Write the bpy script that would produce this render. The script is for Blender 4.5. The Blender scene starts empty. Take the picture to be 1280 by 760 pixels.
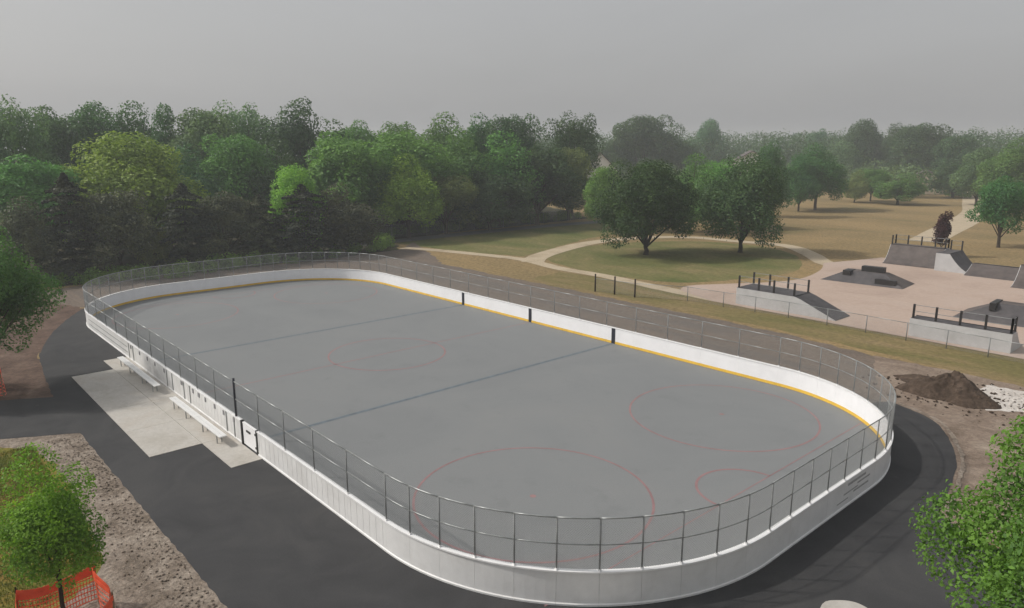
import bpy, bmesh, math, random
import numpy as np
from mathutils import Vector
from mathutils.geometry import delaunay_2d_cdt

random.seed(7)
scene = bpy.context.scene
COL = scene.collection

# ------------------------------------------------------------------ camera, sky, sun, exposure
cam_data = bpy.data.cameras.new("camera")
cam = bpy.data.objects.new("camera", cam_data)
COL.objects.link(cam)
CAM = Vector((37.823, -23.411, 12.694))
YAW, PITCH = -0.840, 0.2145
cam.location = CAM
fwd = Vector((math.sin(YAW)*math.cos(PITCH), math.cos(YAW)*math.cos(PITCH), -math.sin(PITCH)))
cam.rotation_euler = fwd.to_track_quat('-Z', 'Y').to_euler()
cam_data.sensor_fit = 'HORIZONTAL'
cam_data.sensor_width = 36.0
cam_data.lens = 36.0*906.267/1280.0
cam_data.clip_start = 0.1
cam_data.clip_end = 4000
scene.camera = cam

SUN_EL = math.radians(41)
SUN_AZ = math.atan2(-0.73, -0.68)                       # compass angle of the sun (x = sin, y = cos)
SUN_DIR = Vector((math.sin(SUN_AZ)*math.cos(SUN_EL), math.cos(SUN_AZ)*math.cos(SUN_EL), math.sin(SUN_EL)))

world = bpy.data.worlds.new("World")
scene.world = world
world.use_nodes = True
wn, wl = world.node_tree.nodes, world.node_tree.links
wn.clear()
sky = wn.new('ShaderNodeTexSky')
sky.sky_type = 'NISHITA'
sky.sun_disc = False
sky.sun_elevation = SUN_EL
sky.sun_rotation = SUN_AZ
sky.air_density = 1.4
sky.dust_density = 6.0
sky.ozone_density = 1.0
hsv = wn.new('ShaderNodeHueSaturation')
hsv.inputs['Saturation'].default_value = 0.28
smix = wn.new('ShaderNodeMix'); smix.data_type = 'RGBA'
smix.inputs[0].default_value = 0.50                       # smoke veil over the clear sky
smix.inputs[7].default_value = (5.75, 5.75, 5.86, 1)
bg = wn.new('ShaderNodeBackground')
bg.inputs['Strength'].default_value = 0.1
wo = wn.new('ShaderNodeOutputWorld')
wl.new(sky.outputs[0], hsv.inputs['Color'])
wl.new(hsv.outputs[0], smix.inputs[6])
tcw = wn.new('ShaderNodeTexCoord')
snz = wn.new('ShaderNodeTexNoise'); snz.inputs['Scale'].default_value = 1.6; snz.inputs['Detail'].default_value = 5; snz.inputs['Distortion'].default_value = 0.6
smap = wn.new('ShaderNodeMapping'); smap.inputs['Scale'].default_value = (1, 1, 3.5)
wl.new(tcw.outputs['Generated'], smap.inputs[0]); wl.new(smap.outputs[0], snz.inputs['Vector'])
srng = wn.new('ShaderNodeMapRange')                      # faint uneven smoke
srng.inputs['From Min'].default_value = 0.25; srng.inputs['From Max'].default_value = 0.75
srng.inputs['To Min'].default_value = 0.955; srng.inputs['To Max'].default_value = 1.055
wl.new(snz.outputs[0], srng.inputs['Value'])
svec = wn.new('ShaderNodeVectorMath'); svec.operation = 'SCALE'
wl.new(smix.outputs[2], svec.inputs[0]); wl.new(srng.outputs[0], svec.inputs['Scale'])
wl.new(svec.outputs[0], bg.inputs['Color'])
wl.new(bg.outputs[0], wo.inputs['Surface'])

sun_data = bpy.data.lights.new("sun", 'SUN')
sun = bpy.data.objects.new("sun", sun_data)
COL.objects.link(sun)
sun_data.energy = 2.6
sun_data.angle = math.radians(2.0)                       # smoke-softened sun
sun_data.color = (1.0, 0.95, 0.88)
sun.rotation_euler = (-SUN_DIR).to_track_quat('-Z', 'Y').to_euler()
sun.location = (0, 0, 60)

scene.view_settings.view_transform = 'Standard'
scene.view_settings.look = 'None'
scene.view_settings.gamma = 1.0
scene.view_settings.exposure = 0.0
scene.view_settings.use_curve_mapping = False
scene.render.engine = 'CYCLES'
cy = scene.cycles
cy.use_denoising = True
cy.max_bounces = 6
cy.diffuse_bounces = 3
cy.glossy_bounces = 2
cy.transmission_bounces = 3
cy.transparent_max_bounces = 8
cy.volume_bounces = 1
cy.use_adaptive_sampling = True
cy.adaptive_threshold = 0.02

# ------------------------------------------------------------------ helpers
def finish(o, name, m=None, parent=None):
    if m is not None:
        o.data.materials.append(m)
    COL.objects.link(o)
    if parent is not None:
        o.parent = parent
    return o

def tag(o, label=None, cat=None, group=None, kind=None):
    if label: o['label'] = label
    if cat: o['category'] = cat
    if group: o['group'] = group
    if kind: o['kind'] = kind
    return o

def empty(name, loc, rz=0.0):
    o = bpy.data.objects.new(name, None)
    o.empty_display_size = 0.3
    o.location = loc
    o.rotation_euler = (0, 0, rz)
    COL.objects.link(o)
    return o

class MB:
    """collects boxes, bars and prisms for ONE mesh"""
    def __init__(s):
        s.v, s.f = [], []
    def add(s, verts, faces):
        n = len(s.v)
        s.v += [tuple(v) for v in verts]
        s.f += [tuple(i+n for i in f) for f in faces]
        return s
    def box(s, x0, x1, y0, y1, z0, z1):
        return s.add([(x0,y0,z0),(x1,y0,z0),(x1,y1,z0),(x0,y1,z0),(x0,y0,z1),(x1,y0,z1),(x1,y1,z1),(x0,y1,z1)],
                     [(0,3,2,1),(4,5,6,7),(0,1,5,4),(1,2,6,5),(2,3,7,6),(3,0,4,7)])
    def bar(s, a, b, r, n=6, r2=None):
        a, b = Vector(a), Vector(b)
        r2 = r if r2 is None else r2
        d = (b-a).normalized()
        u = d.orthogonal().normalized(); w = d.cross(u)
        vs = []
        for p, q in ((a, r), (b, r2)):
            for k in range(n):
                t = 2*math.pi*k/n
                vs.append(p+u*(q*math.cos(t))+w*(q*math.sin(t)))
        fs = [(k, (k+1) % n, n+(k+1) % n, n+k) for k in range(n)]
        fs += [tuple(range(n-1, -1, -1)), tuple(range(n, 2*n))]
        return s.add(vs, fs)
    def tube(s, pts, r, n=6):
        pts = [Vector(p) for p in pts]
        rs = r if isinstance(r, (list, tuple)) else [r]*len(pts)
        vs = []; m = len(pts)
        ref = Vector((0.31, 0.17, 0.93))
        for i, p in enumerate(pts):
            d = (pts[min(i+1, m-1)]-pts[max(i-1, 0)]).normalized()
            u = d.cross(ref)
            u = u.normalized() if u.length > 1e-4 else d.orthogonal().normalized()
            w = d.cross(u)
            for k in range(n):
                t = 2*math.pi*k/n
                vs.append(p+u*(rs[i]*math.cos(t))+w*(rs[i]*math.sin(t)))
        fs = []
        for i in range(m-1):
            for k in range(n):
                fs.append((i*n+k, i*n+(k+1) % n, (i+1)*n+(k+1) % n, (i+1)*n+k))
        fs += [tuple(range(n-1, -1, -1)), tuple(range((m-1)*n, m*n))]
        return s.add(vs, fs)
    def prism(s, prof, y0, y1):
        """profile in x,z extruded along y"""
        n = len(prof)
        vs = [(x, y0, z) for x, z in prof]+[(x, y1, z) for x, z in prof]
        fs = [tuple(range(n)), tuple(range(2*n-1, n-1, -1))]
        fs += [(k, n+k, n+(k+1) % n, (k+1) % n) for k in range(n)]
        return s.add(vs, fs)
    def sweep(s, ring, closed_ends=True):
        """ring: list of cross sections (lists of points)"""
        m = len(ring[0]); vs = [p for r_ in ring for p in r_]; fs = []
        for i in range(len(ring)-1):
            for k in range(m):
                fs.append((i*m+k, i*m+(k+1) % m, (i+1)*m+(k+1) % m, (i+1)*m+k))
        if closed_ends:
            fs += [tuple(range(m-1, -1, -1)), tuple(range((len(ring)-1)*m, len(ring)*m))]
        return s.add(vs, fs)
    def mesh(s, name, smooth=False):
        me = bpy.data.meshes.new(name)
        me.from_pydata(s.v, [], s.f)
        bm = bmesh.new(); bm.from_mesh(me)
        bmesh.ops.recalc_face_normals(bm, faces=bm.faces)
        bm.to_mesh(me); bm.free()
        if smooth:
            for p in me.polygons: p.use_smooth = True
        me.update()
        return me
    def build(s, name, m, parent=None, smooth=False):
        return finish(bpy.data.objects.new(name, s.mesh(name, smooth)), name, m, parent)

def np_mesh(name, verts, faces):
    """verts (N,3), faces (M,k) numpy"""
    me = bpy.data.meshes.new(name)
    k = faces.shape[1]
    me.vertices.add(len(verts)); me.vertices.foreach_set('co', verts.astype(np.float32).ravel())
    me.loops.add(faces.size); me.loops.foreach_set('vertex_index', faces.astype(np.int32).ravel())
    me.polygons.add(len(faces))
    me.polygons.foreach_set('loop_start', (np.arange(len(faces))*k).astype(np.int32))
    me.update(calc_edges=True)
    return me

def share(me, name, parent=None, m=None, loc=None):
    o = bpy.data.objects.new(name, me)
    COL.objects.link(o)
    if parent is not None: o.parent = parent
    if m is not None:
        if not me.materials: me.materials.append(m)
        o.material_slots[0].link = 'OBJECT'
        o.material_slots[0].material = m
    if loc is not None: o.location = loc
    return o

# ------------------------------------------------------------------ materials
def ramp(nt, fac, stops):
    r = nt.nodes.new('ShaderNodeValToRGB')
    el = r.color_ramp.elements
    while len(el) < len(stops): el.new(0.5)
    for e, (p, c) in zip(el, stops):
        e.position = p; e.color = (*c, 1)
    nt.links.new(fac, r.inputs[0])
    return r.outputs[0]

def coords(nt, scale=(1, 1, 1), space='world', rot=0.0):
    if space == 'world':
        g = nt.nodes.new('ShaderNodeNewGeometry').outputs['Position']
    else:
        g = nt.nodes.new('ShaderNodeTexCoord').outputs['Object']
    mp = nt.nodes.new('ShaderNodeMapping')
    mp.inputs['Scale'].default_value = scale
    mp.inputs['Rotation'].default_value = (0, 0, rot)
    nt.links.new(g, mp.inputs[0])
    return mp.outputs[0]

def noise(nt, vec, scale, detail=4, rough=0.6, dist=0.0):
    n = nt.nodes.new('ShaderNodeTexNoise')
    n.inputs['Scale'].default_value = scale
    n.inputs['Detail'].default_value = detail
    n.inputs['Roughness'].default_value = rough
    n.inputs['Distortion'].default_value = dist
    nt.links.new(vec, n.inputs['Vector'])
    return n.outputs[0]

def mixc(nt, fac, a, b, mode='MIX'):
    m = nt.nodes.new('ShaderNodeMix'); m.data_type = 'RGBA'; m.blend_type = mode
    for v, i in ((fac, 0), (a, 6), (b, 7)):
        if isinstance(v, (int, float)): m.inputs[i].default_value = v
        elif isinstance(v, tuple): m.inputs[i].default_value = (*v, 1)
        else: nt.links.new(v, m.inputs[i])
    return m.outputs[2]

def math_(nt, op, a, b=None):
    m = nt.nodes.new('ShaderNodeMath'); m.operation = op
    for i, v in enumerate((a, b)):
        if v is None: continue
        if isinstance(v, (int, float)): m.inputs[i].default_value = v
        else: nt.links.new(v, m.inputs[i])
    return m.outputs[0]

def new_mat(name, rough=0.8, spec=0.3, metal=0.0):
    m = bpy.data.materials.new(name)
    m.use_nodes = True
    b = m.node_tree.nodes['Principled BSDF']
    b.inputs['Roughness'].default_value = rough
    b.inputs['Specular IOR Level'].default_value = spec
    b.inputs['Metallic'].default_value = metal
    return m, m.node_tree, b

def bump(nt, b, h, strength=0.4, dist=0.03):
    bp = nt.nodes.new('ShaderNodeBump')
    bp.inputs['Strength'].default_value = strength
    bp.inputs['Distance'].default_value = dist
    nt.links.new(h, bp.inputs['Height'])
    nt.links.new(bp.outputs[0], b.inputs['Normal'])

def plain(name, c, rough=0.6, spec=0.3, metal=0.0, var=0.12, scale=3.0, space='world', grime=None, gs=0.8):
    """a colour with soft variation and optional grime stains"""
    m, nt, b = new_mat(name, rough, spec, metal)
    v = coords(nt, space=space)
    n = noise(nt, v, scale, 5)
    lo = tuple(x*(1-var) for x in c); hi = tuple(min(1, x*(1+var)) for x in c)
    col = ramp(nt, n, [(0.3, lo), (0.7, hi)])
    if grime:
        g = noise(nt, v, gs, 6, 0.65, 0.4)
        gf = ramp(nt, g, [(0.5, (0, 0, 0)), (0.75, (1, 1, 1))])
        gf = math_(nt, 'MULTIPLY', gf, 0.6)
        col = mixc(nt, gf, col, grime)
    nt.links.new(col, b.inputs['Base Color'])
    return m

def two_tone(name, stops, scale, fine, rough=0.95, bstr=0.5, bdist=0.05, stretch=(1, 1, 1), fine_amt=0.35, dist=0.5, rot=0.0, extra=None):
    m, nt, b = new_mat(name, rough, 0.15)
    v = coords(nt, stretch, rot=rot)
    v0 = coords(nt)
    n = noise(nt, v, scale, 6, 0.62, dist)
    col = ramp(nt, n, stops)
    f = noise(nt, v0, fine, 5, 0.7)
    fr = ramp(nt, f, [(0.25, (1-fine_amt,)*3), (0.75, (1+fine_amt,)*3)])
    col = mixc(nt, 1.0, col, fr, 'MULTIPLY')
    if extra:
        col = extra(nt, v0, col)
    nt.links.new(col, b.inputs['Base Color'])
    bump(nt, b, f, bstr, bdist)
    return m

def chips(c, scale, lo, hi):
    def ex(nt, v, col):
        g = noise(nt, v, scale, 3, 0.8)
        gf = ramp(nt, g, [(lo, (0, 0, 0)), (hi, (1, 1, 1))])
        return mixc(nt, gf, col, c)
    return ex

M = {}
M['grass_dry'] = two_tone('grass_dry', [(0.26, (0.135, 0.125, 0.048)), (0.42, (0.215, 0.160, 0.078)), (0.60, (0.280, 0.200, 0.098)), (0.8, (0.225, 0.168, 0.072))], 0.055, 2.6, stretch=(0.6, 1.4, 1), rot=0.5, fine_amt=0.5)
M['lawn'] = two_tone('lawn', [(0.3, (0.095, 0.115, 0.035)), (0.5, (0.150, 0.145, 0.055)), (0.72, (0.235, 0.185, 0.090))], 0.13, 2.2, stretch=(0.7, 1.3, 1))
M['strip_grass'] = two_tone('strip_grass', [(0.3, (0.135, 0.125, 0.045)), (0.5, (0.185, 0.150, 0.065)), (0.7, (0.245, 0.180, 0.095))], 0.35, 3.0, stretch=(0.35, 1.6, 1))
M['corner_grass'] = two_tone('corner_grass', [(0.3, (0.09, 0.13, 0.025)), (0.5, (0.17, 0.15, 0.03)), (0.68, (0.27, 0.16, 0.045))], 0.7, 6.0)
M['litter'] = two_tone('leaf_litter', [(0.3, (0.035, 0.042, 0.02)), (0.55, (0.06, 0.055, 0.032)), (0.75, (0.085, 0.075, 0.05))], 0.4, 3.0)
M['dirt_band'] = two_tone('dirt_band', [(0.25, (0.115, 0.096, 0.082)), (0.45, (0.175, 0.140, 0.112)), (0.60, (0.135, 0.116, 0.102)), (0.78, (0.225, 0.180, 0.140))], 0.45, 4.0, stretch=(0.16, 1.5, 1), extra=chips((0.30, 0.26, 0.21), 9.0, 0.64, 0.76))
M['dirt'] = two_tone('dirt', [(0.28, (0.150, 0.112, 0.085)), (0.5, (0.240, 0.185, 0.145)), (0.74, (0.330, 0.270, 0.215))], 0.55, 5.0, bstr=0.9, bdist=0.08, extra=chips((0.42, 0.37, 0.31), 11.0, 0.62, 0.74))
M['dirt_gravelly'] = two_tone('dirt_gravelly', [(0.26, (0.125, 0.100, 0.075)), (0.45, (0.235, 0.192, 0.155)), (0.6, (0.325, 0.275, 0.228)), (0.78, (0.23, 0.185, 0.140))], 1.1, 7.0, bstr=1.0, bdist=0.09, fine_amt=0.5, extra=chips((0.40, 0.36, 0.30), 14.0, 0.62, 0.78))
M['dirt_red'] = two_tone('dirt_red', [(0.3, (0.075, 0.050, 0.039)), (0.55, (0.130, 0.088, 0.068)), (0.75, (0.19, 0.138, 0.108))], 0.7, 5.0)
M['dirt_dark'] = two_tone('dirt_dark', [(0.3, (0.048, 0.034, 0.025)), (0.55, (0.088, 0.063, 0.047)), (0.75, (0.135, 0.098, 0.075))], 1.3, 6.0, bstr=1.0, bdist=0.1, fine_amt=0.45)
M['limestone'] = two_tone('limestone', [(0.3, (0.46, 0.42, 0.38)), (0.55, (0.60, 0.56, 0.52)), (0.75, (0.52, 0.47, 0.42))], 1.0, 8.0, bstr=0.8)
M['path'] = two_tone('path_gravel', [(0.3, (0.36, 0.29, 0.20)), (0.55, (0.47, 0.39, 0.28)), (0.75, (0.42, 0.345, 0.245))], 0.35, 5.0, fine_amt=0.2, bstr=0.2)
M['skate_concrete'] = two_tone('skate_concrete', [(0.3, (0.37, 0.282, 0.232)), (0.5, (0.435, 0.337, 0.278)), (0.75, (0.46, 0.375, 0.325))], 0.14, 2.5, fine_amt=0.10, bstr=0.12)
M['pad_concrete'] = two_tone('pad_concrete', [(0.3, (0.40, 0.375, 0.335)), (0.5, (0.475, 0.455, 0.42)), (0.72, (0.43, 0.392, 0.345))], 0.5, 6.0, fine_amt=0.10, bstr=0.15, bdist=0.01)
M['asphalt'] = two_tone('asphalt', [(0.3, (0.045, 0.045, 0.047)), (0.5, (0.056, 0.056, 0.058)), (0.72, (0.070, 0.069, 0.069))], 0.35, 26.0, rough=0.9, fine_amt=0.22, bstr=0.25, bdist=0.01, dist=1.0, extra=chips((0.12, 0.115, 0.11), 0.9, 0.66, 0.95))
M['asphalt_old'] = two_tone('asphalt_old', [(0.3, (0.11, 0.11, 0.108)), (0.7, (0.17, 0.165, 0.16))], 0.4, 16.0, fine_amt=0.2, bstr=0.2)
M['rink_paint'] = two_tone('rink_paint', [(0.3, (0.192, 0.200, 0.204)), (0.5, (0.208, 0.216, 0.219)), (0.72, (0.219, 0.225, 0.226))], 0.11, 14.0, rough=0.62, fine_amt=0.05, bstr=0.05, bdist=0.005, dist=1.2, extra=chips((0.178, 0.185, 0.188), 0.5, 0.58, 0.85))
M['line_blue'] = plain('line_paint_blue', (0.122, 0.150, 0.172), 0.6, var=0.25, scale=2.5)
M['line_red'] = plain('line_paint_red', (0.282, 0.165, 0.168), 0.6, var=0.18, scale=1.2)
M['board_in'] = plain('board_white_plastic', (0.86, 0.86, 0.875), 0.35, 0.5, var=0.04, scale=1.5)
M['board_out'] = plain('board_outer_skin', (0.73, 0.73, 0.725), 0.5, 0.45, var=0.05, scale=2.0, grime=(0.55, 0.54, 0.52), gs=0.55)
M['mark'] = plain('mark_grey', (0.36, 0.36, 0.355), 0.7, var=0.3, scale=7.0)
M['latch'] = plain('latch_grey', (0.27, 0.27, 0.28), 0.5, var=0.2)
M['cap'] = plain('cap_white', (0.82, 0.82, 0.82), 0.4, 0.5, var=0.04)
M['kick'] = plain('kick_yellow', (0.78, 0.50, 0.07), 0.45, 0.4, var=0.12, scale=2.0)
M['stripe'] = plain('board_stripe_dark', (0.022, 0.024, 0.035), 0.5, var=0.2)
M['galv'] = plain('galvanised_steel', (0.33, 0.345, 0.345), 0.42, 0.5, 0.55, var=0.15, scale=6.0)
M['post'] = plain('fence_post_steel', (0.24, 0.25, 0.25), 0.5, 0.4, 0.0, var=0.2, scale=5.0)
M['wire'] = plain('fence_wire', (0.30, 0.31, 0.31), 0.5, 0.4, 0.0, var=0.1)
M['black'] = plain('black_steel', (0.018, 0.017, 0.018), 0.5, 0.4, var=0.3)
M['alu'] = plain('bench_aluminium', (0.84, 0.84, 0.83), 0.35, 0.5, 0.15, var=0.04)
M['ramp_top'] = plain('ramp_surface_dark', (0.075, 0.070, 0.073), 0.7, var=0.25, scale=1.4, grime=(0.14, 0.13, 0.13), gs=0.6)
M['ramp_top2'] = plain('ramp_surface_brown', (0.105, 0.088, 0.082), 0.7, var=0.25, scale=1.2, grime=(0.06, 0.055, 0.055), gs=0.8)
M['ramp_side'] = plain('ramp_side_grey', (0.47, 0.47, 0.475), 0.6, var=0.08, scale=1.5, grime=(0.35, 0.34, 0.33), gs=0.7)
M['bark'] = plain('bark', (0.075, 0.058, 0.045), 0.95, 0.1, var=0.4, scale=6.0)
M['bark_dark'] = plain('bark_dark', (0.045, 0.036, 0.030), 0.95, 0.1, var=0.4, scale=6.0)
M['orange'] = plain('orange_plastic', (0.85, 0.13, 0.06), 0.55, 0.3, var=0.12, scale=4.0)
M['stake'] = plain('stake_wood', (0.22, 0.16, 0.10), 0.9, var=0.2)
M['house_white'] = plain('house_siding_white', (0.72, 0.71, 0.68), 0.7, var=0.06)
M['house_tan'] = plain('house_siding_tan', (0.48, 0.40, 0.31), 0.7, var=0.08)
M['roof'] = plain('roof_shingle', (0.115, 0.10, 0.095), 0.9, var=0.25, scale=2.0)
M['glass'] = plain('window_glass', (0.03, 0.035, 0.04), 0.15, 0.6, var=0.1)

def leaf_mat(name, c, hue=0.03, trans=0.3, tint=0.22, rough=0.6):
    """leaf: diffuse + translucent, colour varies from tree to tree and from branch to branch"""
    m = bpy.data.materials.new(name); m.use_nodes = True
    nt = m.node_tree; nt.nodes.clear()
    out = nt.nodes.new('ShaderNodeOutputMaterial')
    oi = nt.nodes.new('ShaderNodeObjectInfo')
    v = coords(nt, space='object')
    n1 = noise(nt, v, 0.55, 2, 0.5)
    n2 = noise(nt, v, 5.0, 2, 0.6)
    lo = (c[0]*(1-tint), c[1]*(1-tint*0.9), c[2]*(1-tint*0.6))
    hi = (min(1, c[0]*(1+tint*1.5)), min(1, c[1]*(1+tint)), c[2]*(1+tint*0.3))
    col = ramp(nt, n1, [(0.34, lo), (0.66, hi)])
    fr = ramp(nt, n2, [(0.25, (0.72,)*3), (0.75, (1.28,)*3)])
    col = mixc(nt, 1.0, col, fr, 'MULTIPLY')
    h = nt.nodes.new('ShaderNodeHueSaturation')
    r = oi.outputs['Random']
    nt.links.new(math_(nt, 'ADD', math_(nt, 'MULTIPLY', r, hue), 0.5-hue/2), h.inputs['Hue'])
    nt.links.new(math_(nt, 'ADD', math_(nt, 'MULTIPLY', r, 0.3), 0.85), h.inputs['Value'])
    nt.links.new(col, h.inputs['Color'])
    d = nt.nodes.new('ShaderNodeBsdfPrincipled')
    d.inputs['Roughness'].default_value = rough
    d.inputs['Specular IOR Level'].default_value = 0.25
    t = nt.nodes.new('ShaderNodeBsdfTranslucent')
    mx = nt.nodes.new('ShaderNodeMixShader')
    mx.inputs[0].default_value = trans
    nt.links.new(h.outputs[0], d.inputs['Base Color'])
    tc = mixc(nt, 1.0, h.outputs[0], (1.25, 1.35, 0.7), 'MULTIPLY')
    nt.links.new(tc, t.inputs['Color'])
    nt.links.new(d.outputs[0], mx.inputs[1]); nt.links.new(t.outputs[0], mx.inputs[2])
    nt.links.new(mx.outputs[0], out.inputs['Surface'])
    return m

L = {
 'deep':   leaf_mat('leaf_deep', (0.07, 0.172, 0.055)),
 'greyg':  leaf_mat('leaf_grey_green', (0.13, 0.22, 0.105)),
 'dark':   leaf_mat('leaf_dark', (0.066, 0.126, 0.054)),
 'mid':    leaf_mat('leaf_mid', (0.118, 0.255, 0.07)),
 'lime':   leaf_mat('leaf_yellow_green', (0.235, 0.335, 0.07)),
 'blueg':  leaf_mat('leaf_blue_green', (0.092, 0.205, 0.105)),
 'bright': leaf_mat('leaf_bright', (0.23, 0.42, 0.07)),
 'fresh':  leaf_mat('leaf_fresh', (0.145, 0.31, 0.074)),
 'olive':  leaf_mat('leaf_olive', (0.16, 0.2, 0.07)),
 'brown':  leaf_mat('needle_brown', (0.088, 0.108, 0.062), trans=0.15, tint=0.35),
 'black':  leaf_mat('needle_dark', (0.052, 0.070, 0.046), trans=0.12, tint=0.35),
 'maple':  leaf_mat('leaf_maple', (0.048, 0.110, 0.034), trans=0.25),
 'maple2': leaf_mat('leaf_maple_light', (0.066, 0.128, 0.048), trans=0.25),
 'purple': leaf_mat('leaf_purple', (0.060, 0.022, 0.026), trans=0.2),
 'near':   leaf_mat('leaf_near', (0.115, 0.255, 0.050), trans=0.35, tint=0.3),
 'young':  leaf_mat('leaf_young', (0.165, 0.320, 0.045), trans=0.38, tint=0.3),
 'left':   leaf_mat('leaf_left', (0.085, 0.185, 0.050), trans=0.3, tint=0.3),
 'under':  leaf_mat('leaf_undergrowth', (0.150, 0.250, 0.060), tint=0.3),
}

# ------------------------------------------------------------------ ground sheets
def catmull(pts, n=6, closed=False):
    out = []; m = len(pts)
    rng = range(m) if closed else range(m-1)
    for i in rng:
        p = [pts[(i+k-1) % m] if closed else pts[min(max(i+k-1, 0), m-1)] for k in range(4)]
        for j in range(n):
            t = j/n
            out.append(tuple(0.5*((2*p[1][c])+(-p[0][c]+p[2][c])*t+(2*p[0][c]-5*p[1][c]+4*p[2][c]-p[3][c])*t*t+(-p[0][c]+3*p[1][c]-3*p[2][c]+p[3][c])*t**3) for c in (0, 1)))
    if not closed: out.append(tuple(pts[-1]))
    return out

def rough_edge(pts, step=0.8, amp=0.15, seed=1):
    rg = random.Random(seed); out = []
    for i, a in enumerate(pts):
        b = pts[(i+1) % len(pts)]
        l = math.dist(a, b); k = max(1, int(l/step))
        nx, ny = (-(b[1]-a[1])/max(l, 1e-6), (b[0]-a[0])/max(l, 1e-6))
        for j in range(k):
            t = j/k; q = rg.uniform(-amp, amp)
            out.append((a[0]+(b[0]-a[0])*t+nx*q, a[1]+(b[1]-a[1])*t+ny*q))
    return out

def sheet(name, pts, z, m, parent=None, kind='structure'):
    me = bpy.data.meshes.new(name)
    a = sum(pts[i][0]*pts[(i+1) % len(pts)][1]-pts[(i+1) % len(pts)][0]*pts[i][1] for i in range(len(pts)))
    if a < 0: pts = pts[::-1]
    r_ = delaunay_2d_cdt([Vector(p) for p in pts], [], [list(range(len(pts)))], 1, 1e-4)
    fs = [f if (r_[0][f[1]]-r_[0][f[0]]).cross(r_[0][f[2]]-r_[0][f[0]]) > 0 else f[::-1] for f in r_[2]]
    me.from_pydata([(v.x, v.y, z) for v in r_[0]], [], fs)
    o = finish(bpy.data.objects.new(name, me), name, m, parent)
    if kind and parent is None: o['kind'] = kind
    return o

def ribbon(name, pts, w, z, m, n=8, edge=0.0, seed=3):
    c = catmull(pts, n); lft, rgt = [], []
    rg = random.Random(seed)
    for i, p in enumerate(c):
        a, b = c[max(i-1, 0)], c[min(i+1, len(c)-1)]
        l = math.dist(a, b); nx, ny = -(b[1]-a[1])/l, (b[0]-a[0])/l
        ww = (w[0]+(w[1]-w[0])*i/(len(c)-1)) if isinstance(w, tuple) else w
        lft.append((p[0]+nx*(ww/2+rg.uniform(-edge, edge)), p[1]+ny*(ww/2+rg.uniform(-edge, edge))))
        rgt.append((p[0]-nx*(ww/2+rg.uniform(-edge, edge)), p[1]-ny*(ww/2+rg.uniform(-edge, edge))))
    mb = MB(); k = len(lft)
    mb.add([(x, y, z) for x, y in lft]+[(x, y, z) for x, y in rgt], [(i, k+i, k+i+1, i+1) for i in range(k-1)])
    o = mb.build(name, m); o['kind'] = 'structure'
    for p in o.data.polygons:
        if p.normal.z < 0: p.flip()
    return o

circ = [(CAM.x+820*math.cos(t*math.pi/48), CAM.y+820*math.sin(t*math.pi/48)) for t in range(96)]
sheet('ground', circ, -0.030, M['grass_dry'])
# wood floor
sheet('wood_floor', rough_edge([(-33, -40), (-40, -14), (-38.5, 4), (-37.5, 17), (-39, 27), (-47, 30), (-49.5, 44), (-50, 60), (-50.5, 74), (-62, 82), (-160, 120), (-220, 40), (-160, -120), (-60, -90)], 1.5, 0.5, 2), -0.026, M['litter'])
# green lawns round the maples and left of the gravel path
sheet('maple_lawn', rough_edge(catmull([(-14, 32.2), (-22.0, 35.5), (-24.5, 42), (-25, 50), (-20, 60), (-12, 63.3), (-5.2, 60.5), (-0.2, 54), (2.2, 47.5), (1.0, 41), (-1.5, 34.5), (-6, 32.4)], 6, True), 0.6, 0.12, 4), -0.026, M['lawn'])
sheet('left_lawn', rough_edge([(-46, 29.5), (-35, 30.5), (-29, 32.6), (-24.6, 34.2), (-26.4, 40), (-30, 50), (-33, 62), (-44, 70), (-46.5, 50)], 1.0, 0.2, 5), -0.026, M['lawn'])
sheet('fence_verge', rough_edge([(-13, 24.2), (0, 24.2), (12, 24.0), (22, 22.9), (30, 22.0), (44, 20.5), (46, 28.4), (6, 28.6), (2.5, 29.2), (-8, 30.3), (-14, 29.6)], 0.8, 0.22, 6), -0.025, M['strip_grass'])
# dirt round the rink
sheet('dirt_track', rough_edge([(-44, 32.0), (-36, 28.6), (-26.5, 23.8), (-14, 23.6), (0, 23.4), (12, 23.2), (20, 22.5), (24.5, 20.5), (25.2, 14), (20, 10), (-20, 10), (-27, 0), (-25, -8), (-27, -10.8), (-31, -12.8), (-37.5, -13.5), (-39.2, -4), (-38.2, 5), (-37.6, 16), (-39.2, 27)], 0.8, 0.25, 7), -0.022, M['dirt_band'])
sheet('bare_soil', rough_edge([(-27, -11), (-31, -12.3), (-36, -13.0), (-37, -20), (-26, -24), (-12, -27), (-3.0, -25.5), (-4.4, -19.0), (-4.0, -17.2), (-14.0, -16.4), (-20, -14.2)], 0.6, 0.15, 8), -0.018, M['dirt_red'])
sheet('bare_soil', rough_edge([(24.3, 13.8), (20.5, 22.2), (26, 22.4), (36, 21.2), (48, 19.5), (48, 2), (33.5, 2.4), (30.4, 3.2), (29.2, 8), (27, 12.5)], 0.5, 0.14, 9), -0.018, M['dirt'])
sheet('soil_margin', rough_edge([(1.6, -17.0), (26, -17.0), (26, -30), (15.5, -30), (14.2, -19.7), (9, -19.3), (5.0, -19.1), (2.6, -19.9), (-0.4, -20.9)], 0.35, 0.13, 10), -0.014, M['dirt_gravelly'])
sheet('corner_lawn', rough_edge([(2.3, -19.4), (5.0, -18.9), (9, -19.0), (12.5, -19.2), (15.0, -19.6), (16.2, -21.5), (15.4, -30), (0, -34), (-1.5, -24)], 0.3, 0.16, 11), -0.010, M['corner_grass'])
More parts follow.
